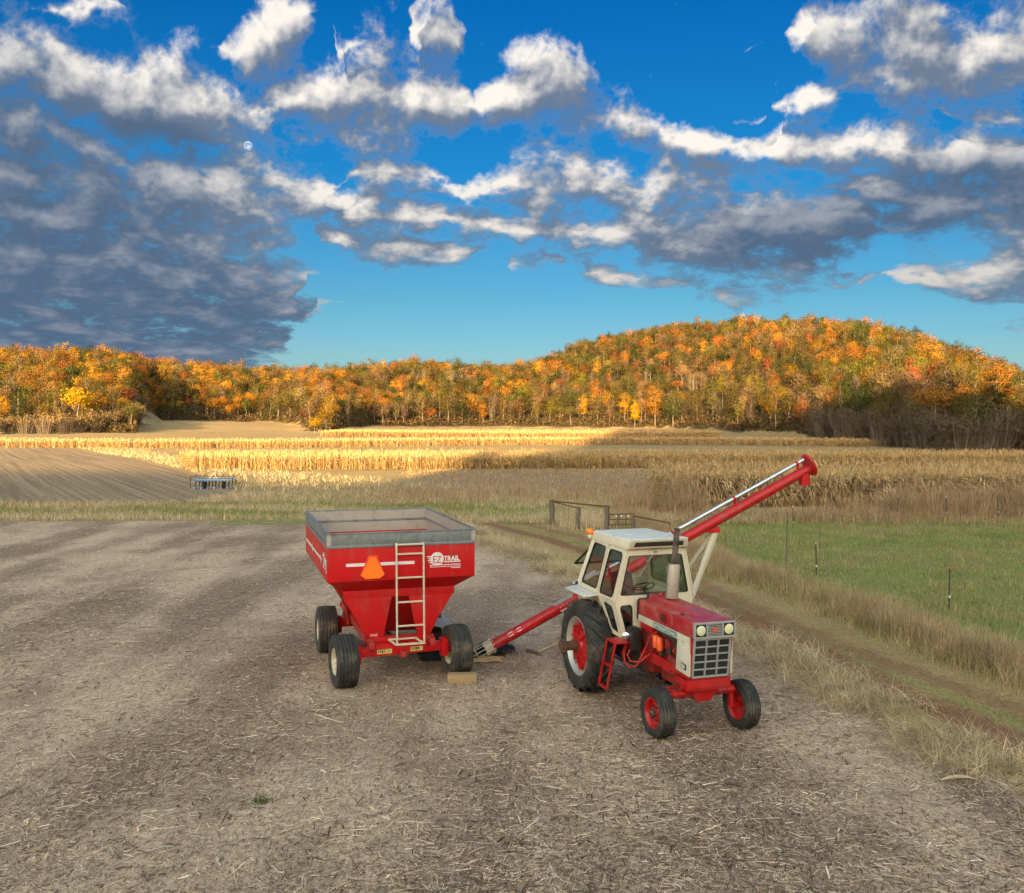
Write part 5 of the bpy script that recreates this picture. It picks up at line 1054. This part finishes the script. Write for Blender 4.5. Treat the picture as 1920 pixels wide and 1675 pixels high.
# the rest of the woods: one object that repeats the same trees over the hills
fp = np.array(farpts); fme = bpy.data.meshes.new('forest'); fme.vertices.add(len(fp)); fme.vertices.foreach_set('co', fp[:,:3].astype(np.float32).ravel())
for nm_, ty, val in (('rot', 'FLOAT_VECTOR', np.stack([fp[:,3]*0, fp[:,3]*0, fp[:,3]], 1)), ('scl', 'FLOAT_VECTOR', np.stack([fp[:,4], fp[:,4], fp[:,5]], 1)), ('kind', 'INT', fp[:,6]), ('tint', 'FLOAT_COLOR', np.concatenate([fp[:,7:10], np.ones((len(fp),1))], 1))):
    a_ = fme.attributes.new(nm_, ty, 'POINT'); a_.data.foreach_set({'FLOAT_VECTOR': 'vector', 'INT': 'value', 'FLOAT_COLOR': 'color'}[ty], val.astype(np.int32 if ty == 'INT' else np.float32).ravel())
fo = link('forest', fme); ng = bpy.data.node_groups.new('forest_trees', 'GeometryNodeTree'); ng.interface.new_socket('Geometry', in_out='INPUT', socket_type='NodeSocketGeometry'); ng.interface.new_socket('Geometry', in_out='OUTPUT', socket_type='NodeSocketGeometry')
gi_ = ng.nodes.new('NodeGroupInput'); go_ = ng.nodes.new('NodeGroupOutput'); iop = ng.nodes.new('GeometryNodeInstanceOnPoints'); ci = ng.nodes.new('GeometryNodeCollectionInfo')
ci.inputs['Collection'].default_value = PROTO; ci.inputs['Separate Children'].default_value = True; ci.inputs['Reset Children'].default_value = True
def nattr(nm_, ty):
    q = ng.nodes.new('GeometryNodeInputNamedAttribute'); q.data_type = ty; q.inputs['Name'].default_value = nm_; return q.outputs['Attribute']
ng.links.new(gi_.outputs[0], iop.inputs['Points']); ng.links.new(ci.outputs[0], iop.inputs['Instance']); iop.inputs['Pick Instance'].default_value = True
ng.links.new(nattr('kind', 'INT'), iop.inputs['Instance Index']); ng.links.new(nattr('scl', 'FLOAT_VECTOR'), iop.inputs['Scale'])
e2r = ng.nodes.new('FunctionNodeEulerToRotation'); ng.links.new(nattr('rot', 'FLOAT_VECTOR'), e2r.inputs[0]); ng.links.new(e2r.outputs[0], iop.inputs['Rotation']); ng.links.new(iop.outputs[0], go_.inputs[0])
fo.modifiers.new('forest_trees', 'NODES').node_group = ng
tag(fo, 'autumn woods covering the far hills in gold, orange and olive', 'forest', kind='stuff')
# brush under the edge of the woods
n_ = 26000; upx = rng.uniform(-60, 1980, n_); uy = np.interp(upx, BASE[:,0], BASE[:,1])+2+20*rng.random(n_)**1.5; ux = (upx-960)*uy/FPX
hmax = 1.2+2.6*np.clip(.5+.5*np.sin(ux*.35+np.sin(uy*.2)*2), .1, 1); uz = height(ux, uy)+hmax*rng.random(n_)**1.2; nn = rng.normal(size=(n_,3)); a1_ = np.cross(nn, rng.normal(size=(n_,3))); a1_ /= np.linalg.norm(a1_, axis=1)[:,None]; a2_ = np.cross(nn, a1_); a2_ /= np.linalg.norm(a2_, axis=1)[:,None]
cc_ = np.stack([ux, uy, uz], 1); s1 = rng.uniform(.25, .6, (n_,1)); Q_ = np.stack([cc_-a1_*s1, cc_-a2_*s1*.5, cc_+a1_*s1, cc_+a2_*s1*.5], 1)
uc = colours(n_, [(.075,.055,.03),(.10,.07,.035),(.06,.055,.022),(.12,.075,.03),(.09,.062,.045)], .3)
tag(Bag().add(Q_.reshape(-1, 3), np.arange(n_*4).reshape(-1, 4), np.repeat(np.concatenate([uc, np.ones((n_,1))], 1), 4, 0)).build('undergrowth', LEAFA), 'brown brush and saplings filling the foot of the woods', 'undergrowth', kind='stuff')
# thicket bushes at the left, shrubs at the foot of the right-hand hill, the lone tree on the corn's edge
px_list = [(-20,816),(14,815),(48,815),(84,815),(118,815),(150,814),(180,814),(208,813),(236,812),(255,811)]
for n_i, (px, py) in enumerate(px_list):
    p = at(px, py); cm, sm = THICK[n_i % 3]; s_ = rng.uniform(.95, 1.2)
    t_ = thing('thicket_bush', 'leafless brown thicket bush in the row left of the golden knoll' if n_i < len(px_list)-1 else 'brown thicket bush at the right end of the row beside the golden knoll', 'bush', (p.x, p.y, float(height(p.x, p.y))), rng.uniform(0, 6.28), 'thicket bushes left of the knoll'); t_.scale = (s_*1.15, s_, s_*.95)
    link('crown', cm, None, t_).color = (.22,.145,.065,1); link('stems', sm, None, t_)
p = at(145, 800); 
def big_tree(px, Y, s_, col, lab, kd='round', v_=0, name='autumn_tree'):
    X = (px-960)*Y/FPX; t_ = thing(name, lab, 'tree', (X, Y, float(height(X, Y))-.1), rng.uniform(0, 6.28)); t_.scale = (s_,)*3; c_, tm, _, _ = KINDS[kd][v_]
    link('crown', c_, None, t_).color = (*col, 1); link('trunk', tm, None, t_)
big_tree(145, 234, 1.02, (.33,.20,.012), 'large bright yellow tree rising behind the brown thicket', 'round', 3)
big_tree(590, 214, .46, (.26,.15,.012), 'small golden tree standing at the end of the corn strip', 'round', 2)
big_tree(612, 222, .70, (.16,.10,.02), 'olive tree behind the small golden tree at the corn strip', 'tall', 0)
big_tree(35, 236, .85, (.035,.042,.012), 'dark evergreen near the left edge behind the thicket', 'cone', 0, 'evergreen_tree')
big_tree(1190, 318, .80, (.36,.21,.01), 'bright golden tree at the foot of the big hill', 'tall', 1)
big_tree(1228, 312, 1.0, (.26,.12,.02), 'narrow orange tree beside the bright golden tree', 'tall', 2)
big_tree(1262, 300, .95, (.05,.058,.016), 'dark green round tree at the left of the shaded treeline', 'round', 1)
for n_i in range(22):
    px = 1530+n_i*19+rng.uniform(-6, 6); Y = float(np.interp(px, BASE[:,0], BASE[:,1]))+rng.uniform(-2, 5); X = (px-960)*Y/FPX; cm, sm = THICK[n_i % 3]; s_ = rng.uniform(.6, 1.3)
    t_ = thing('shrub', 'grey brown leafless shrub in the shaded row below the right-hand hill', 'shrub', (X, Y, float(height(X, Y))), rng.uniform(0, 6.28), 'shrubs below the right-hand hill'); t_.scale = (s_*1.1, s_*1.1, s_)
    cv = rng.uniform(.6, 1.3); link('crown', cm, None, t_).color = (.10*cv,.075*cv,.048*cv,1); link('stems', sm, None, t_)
# ------------------------------------------------------------------ moon
p = ray(465, 273, 6000.); mm = bpy.data.materials.new('moon'); mm.use_nodes = True; T = NT(mm.node_tree); T.N.clear()
tcn = T.n('ShaderNodeTexCoord').outputs['Generated']; em_ = T.n('ShaderNodeEmission'); T.put(em_.inputs[0], T.mix(T.ss(T.noise(tcn, 3.2, 4, .6), .44, .6), (.03,.045,.066), (.073,.078,.084))); T.L.new(em_.outputs[0], T.n('ShaderNodeOutputMaterial').inputs[0])
mo = MB(); mo.lathe([(math.sin(a)*27, -math.cos(a)*27) for a in [math.pi*i/16 for i in range(17)]], (0,0,0), (0,0,1), 28); o = mo.build('moon', mm); o.location = p; tag(o, 'small pale day moon among the clouds at the left', 'moon')
# ------------------------------------------------------------------ fence, gate, cultivator and small things
def post(px, pyb, h, label, w=.16, lean=0., m=OLDWOOD, cap=True):
    p = at(px, pyb); b = MB(); n = 9; rings = 7; g_ = random.Random(int(px)); 
    b.path([(lean*i/rings+g_.uniform(-.008,.008), g_.uniform(-.008,.008), h*i/rings-.05) for i in range(rings+1)], [w*.5*g_.uniform(.9,1.08) for _ in range(rings+1)], n)
    t_ = thing('wooden_post', label, 'post', (p.x, p.y, 0)); b.build('post_body', m, t_, smooth=25)
    if cap: MB().lathe([(.001,.0),(w*.5,.0),(w*.52,-.05)], (lean, 0, h-.045), (0,0,1), n).build('post_top', RUST, t_)
    return p
pA = post(1036, 984, 1.15, 'thick weathered wooden gate post farthest to the left', .24, -.05); pB = post(1083, 993, 1.0, 'weathered wooden post in the middle of the three gate posts', .2, .05); pC = post(1137, 997, 1.15, 'weathered wooden post beside the rusty wire gate', .2, .04)
rl_ = MB(); rl_.bar(V(pA)+V((.0,0,1.05)), V(pC)+V((.02,0,1.05)), .06, .07); tag(rl_.build('gate_rail', RUST), 'rusty rail laid across the tops of the gate posts', 'rail')
rl_ = MB(); rl_.bar(V(pA)+V((.1,.05,1.0)), V(pB)+V((.03,0,.92)), .04, .05); tag(rl_.build('gate_rail', RUST), 'thin rusty brace from the left gate post to the middle post', 'rail')
gt = thing('wire_gate', 'bent rusty pipe gate panel hung on the right gate post', 'gate', (pC.x+.12, pC.y-.1, 0)); GW = 1.05
for z in (.30,.52,.74): MB().tube((0,0,z),(GW,-.02,z+.02),.02,8).build('gate_bar', RUST, gt)
for x in (0,.35,.7,GW): MB().tube((x,0,.28),(x,0,.76),.018,8).build('gate_upright', RUST, gt)
for x in (.28,.5,.78): MB().lathe([(.001,-.05),(.035,-.03),(.04,.02),(.02,.05),(.001,.055)], (x,-.03,.66), (0,0,1), 10).build('insulator', ROOFW, gt)
pD = post(1186, 1000, .78, 'short dark stump post at the end of the wire gate', .16, .02, OLDWOOD, False)
p2 = at(1256, 1010); rl_ = MB(); rl_.bar(V(pD)+V((.02,0,.72)), V(p2)+V((0,0,.62)), .05, .06); rl_.bar(V(p2)+V((0,0,.62)), V(p2)+V((.02,0,-.05)), .05, .05); tag(rl_.build('fence_rail', RUST), 'rusty bent rail running right from the wire gate', 'rail')
for px, pyb, h, r_, lab, tip in ((1473,1078,1.95,.022,'tall thin dark pole standing in the fence line grass',None),(1487,992,.95,.022,'steel fence post behind the tall thin pole',ROOFW),(1531,1080,1.0,.025,'steel fence post with a yellow cap in the fence line',YEL),(1537,1030,.72,.022,'short bare stake in the pasture behind the yellow capped post',None),(1779,1142,1.05,.025,'steel fence post with an orange top at the right of the pasture',ORANGE),
        (1362,1038,.75,.02,'dark stake right beside the auger leg in the grass',None),(1683,974,1.0,.03,'left one of three far fence posts before the weeds',BLACK),(1774,974,1.05,.03,'middle one of three far fence posts before the weeds',ROOFW),(1871,972,1.0,.03,'right one of three far fence posts before the weeds',BLACK)):
    p = at(px, pyb); t_ = thing('fence_post', lab, 'fence post', (p.x, p.y, 0)); lean = rng.normal(0, .025)*h; r_ *= .62
    MB().bar((0,0,-.05),(lean,0,h),r_*2.2,r_,up=(0,1,0)).bar((0,r_,-.05),(lean,r_,h-.02),r_*.7,r_*1.4,up=(0,1,0)).build('post_body', OLDWOOD if tip is None else GREASE, t_)
    if tip is not None: MB().box((lean,0,h),(r_*2.2,r_*2.2,.05)).build('post_cap', tip, t_, .004)
    if tip is not None: MB().box((lean*.3,-r_*1.4,h*.3),(r_*2.4,r_*2,.06)).build('insulator', ROOFW, t_, .004)
# cultivator far out at the edge of the ploughed plot
p = at(400, 917); CU = thing('field_cultivator', 'blue field cultivator with rows of curved tines beside the ploughed plot', 'cultivator', (p.x, p.y, 0), R(4))
MB().bar((-1.25,-.1,.60),(1.25,-.1,.60),.14,.14).build('front_beam', BLUE, CU, .01); MB().bar((-1.15,.7,.62),(1.35,.7,.62),.10,.10).build('rear_beam', BLUE, CU, .01); MB().bar((-1.6,.35,.80),(1.45,.35,.80),.07,.07).build('top_bar', GREASE, CU, .01)
for x in (-.9,.0,.9): MB().bar((x,-.1,.62),(x,.75,.64),.09,.09).build('cross_beam', BLUE, CU)
MB().bar((0,.3,.65),(.1,1.6,.45),.10,.10).bar((-.25,-.1,.7),(0,.2,1.05),.05,.05).bar((.25,-.1,.7),(0,.2,1.05),.05,.05).build('hitch_mast', LADDER, CU)
for i in range(18):
    x = -1.2+i*.143; y = (-.1, .35, .7)[i % 3]
    MB().path([(x,y+.1,.66),(x,y+.32,.62),(x,y+.36,.42),(x,y+.2,.18),(x,y+.0,.02)], .042, 6).build('tine', GREASE, CU); MB().prism([(x-.07,y-.04,.10),(x+.07,y-.04,.10),(x,y-.12,-.02)], (0,.04,.02)).build('tine_point', STEEL, CU)
for x in (-.6,.6):
    w_ = wheel(CU, (x,.3,.24), .24, .16, .13, 'rib', RUBBER, BLUE, out=-1, yaw=R(90))
MB().path([(-1.55,.3,.82),(-1.56,.2,.4),(-1.5,.15,.05)], .03, 6).build('marker_arm', GREASE, CU); 
for x in (-1.2,-.95,-.6,.1,.55,.9,1.25): MB().box((x,.35,.88),(.10,.08,.12)).build('spring_clamp', BLACK, CU, .01)
# block in front of the wagon wheel
p = at(866, 1281); t_ = MB(); t_.box((0,0,.075),(.54,.22,.15)); o = t_.build('wooden_block', WOOD, None, .006); o.location = (p.x, p.y+.1, 0); o.rotation_euler = (0, 0, R(3)); tag(o, 'pale wooden block chocking the near right wagon wheel', 'wood block')
# crumpled tarp
def crumple(name, cx, cy_, sx_, sy_, h, seed, m, label, cat, n=26):
    g_ = np.random.default_rng(seed); u_ = np.linspace(-1, 1, n); U_, V_ = np.meshgrid(u_, u_); z = np.zeros_like(U_)
    for _ in range(26):
        a = g_.uniform(0, 6.28); f = g_.uniform(3, 13); z += np.abs(np.sin((U_*math.cos(a)+V_*math.sin(a))*f+g_.uniform(0, 6.28)))*g_.uniform(.1, .5)/f*3
    r_ = np.sqrt(U_**2+V_**2)*(1+.18*np.sin(np.arctan2(V_, U_)*5+seed)); fall = np.clip(1.15-r_, 0, 1); z = z/z.max()*h*np.minimum(1, fall*2.2)+.006
    k_ = r_ < 1.0; ids = np.arange(n*n).reshape(n, n); F = np.stack([ids[:-1,:-1], ids[:-1,1:], ids[1:,1:], ids[1:,:-1]], -1); F = F[k_[:-1,:-1] & k_[1:,1:]]
    P_ = np.stack([U_*sx_, V_*sy_, z], -1).reshape(-1, 3); u2, inv = np.unique(F, return_inverse=True); me = raw_mesh(name, P_[u2], [inv.reshape(-1, 4)]); o = link(name, me, m); o.location = (cx, cy_, 0); tag(o, label, cat); return o
p = at(825, 1236); crumple('tarp', p.x, p.y+.2, .55, .5, .16, 3, TARP, 'black crumpled tarp lying under the wagon behind its wheel', 'tarp')
p = at(928, 1228); crumple('tarp', p.x, p.y+.15, .42, .38, .22, 5, TARP, 'black crumpled tarp bunched beneath the auger intake', 'tarp')
p = at(908, 1238); crumple('grain_spill', p.x, p.y, .40, .26, .05, 8, GRAIN, 'small heap of spilled golden grain under the auger intake', 'grain')
a, b_ = at(1009, 1225), at(1045, 1212); tag(MB().tube(V(a)+V((0,0,.03)), V(b_)+V((0,0,.06)), .022, 8).build('stick', PALEWOOD), 'pale wooden stick on the ground left of the tractor', 'stick')
a, b_ = at(988, 1222), at(1016, 1231); tag(MB().path([V(a)+V((0,0,.03)), V(a.lerp(b_,.6))+V((0,0,.04)), V(b_)+V((0,0,.02))], [.03,.035,.012], 7).build('branch', OLDWOOD), 'dark broken branch lying beside the pale stick', 'branch')
p = at(1797, 1467); hs = MB(); n_ = 9
for i in range(n_):
    f = i/(n_-1); w_ = .055*math.sin(math.pi*min(1, f*.9+.08)); x = -.24+.5*f; z = .02+.03*math.sin(f*3); hs.v += [(x,-w_+.05*math.sin(f*2.5),z+.012),(x,.05*math.sin(f*2.5),z),(x,w_+.05*math.sin(f*2.5),z+.014)]
for i in range(n_-1): hs.f += [(i*3,i*3+1,i*3+4,i*3+3),(i*3+1,i*3+2,i*3+5,i*3+4)]
o = hs.build('corn_husk', PALEWOOD); o.location = (p.x, p.y, 0); tag(o, 'dry curled corn husk lying on the bare yard at the right', 'corn husk')
p = at(487, 1505); m_ = 70; t_ = Bag().add(*grass(np.stack([p.x+rng.normal(0, .07, m_), p.y+rng.normal(0, .05, m_), np.zeros(m_)], 1), .10, .012, 1.3, [(.07,.10,.02),(.10,.13,.03)], 2)).build('weed_tuft', BLADE); tag(t_, 'small green weed tuft in the bare yard near the bottom left', 'weed')

# ------------------------------------------------------------------ tell look-alikes apart by their order from the left
ORD = 'leftmost second third fourth fifth sixth seventh eighth ninth tenth eleventh twelfth thirteenth fourteenth fifteenth sixteenth seventeenth eighteenth nineteenth twentieth twenty-first twenty-second twenty-third twenty-fourth twenty-fifth'.split()
byl = {}
for o in C.objects:
    if o.parent is None and o.get('group') and o.get('label'): byl.setdefault(o['label'], []).append(o)
for lab, L in byl.items():
    if 1 < len(L) <= len(ORD):
        L.sort(key=lambda o: o.location.x/max(o.location.y, 1.))
        for i, o in enumerate(L): o['label'] = (ORD[i]+' '+lab) if i == 0 else (ORD[i]+' from left, '+lab)

bpy.context.view_layer.update()
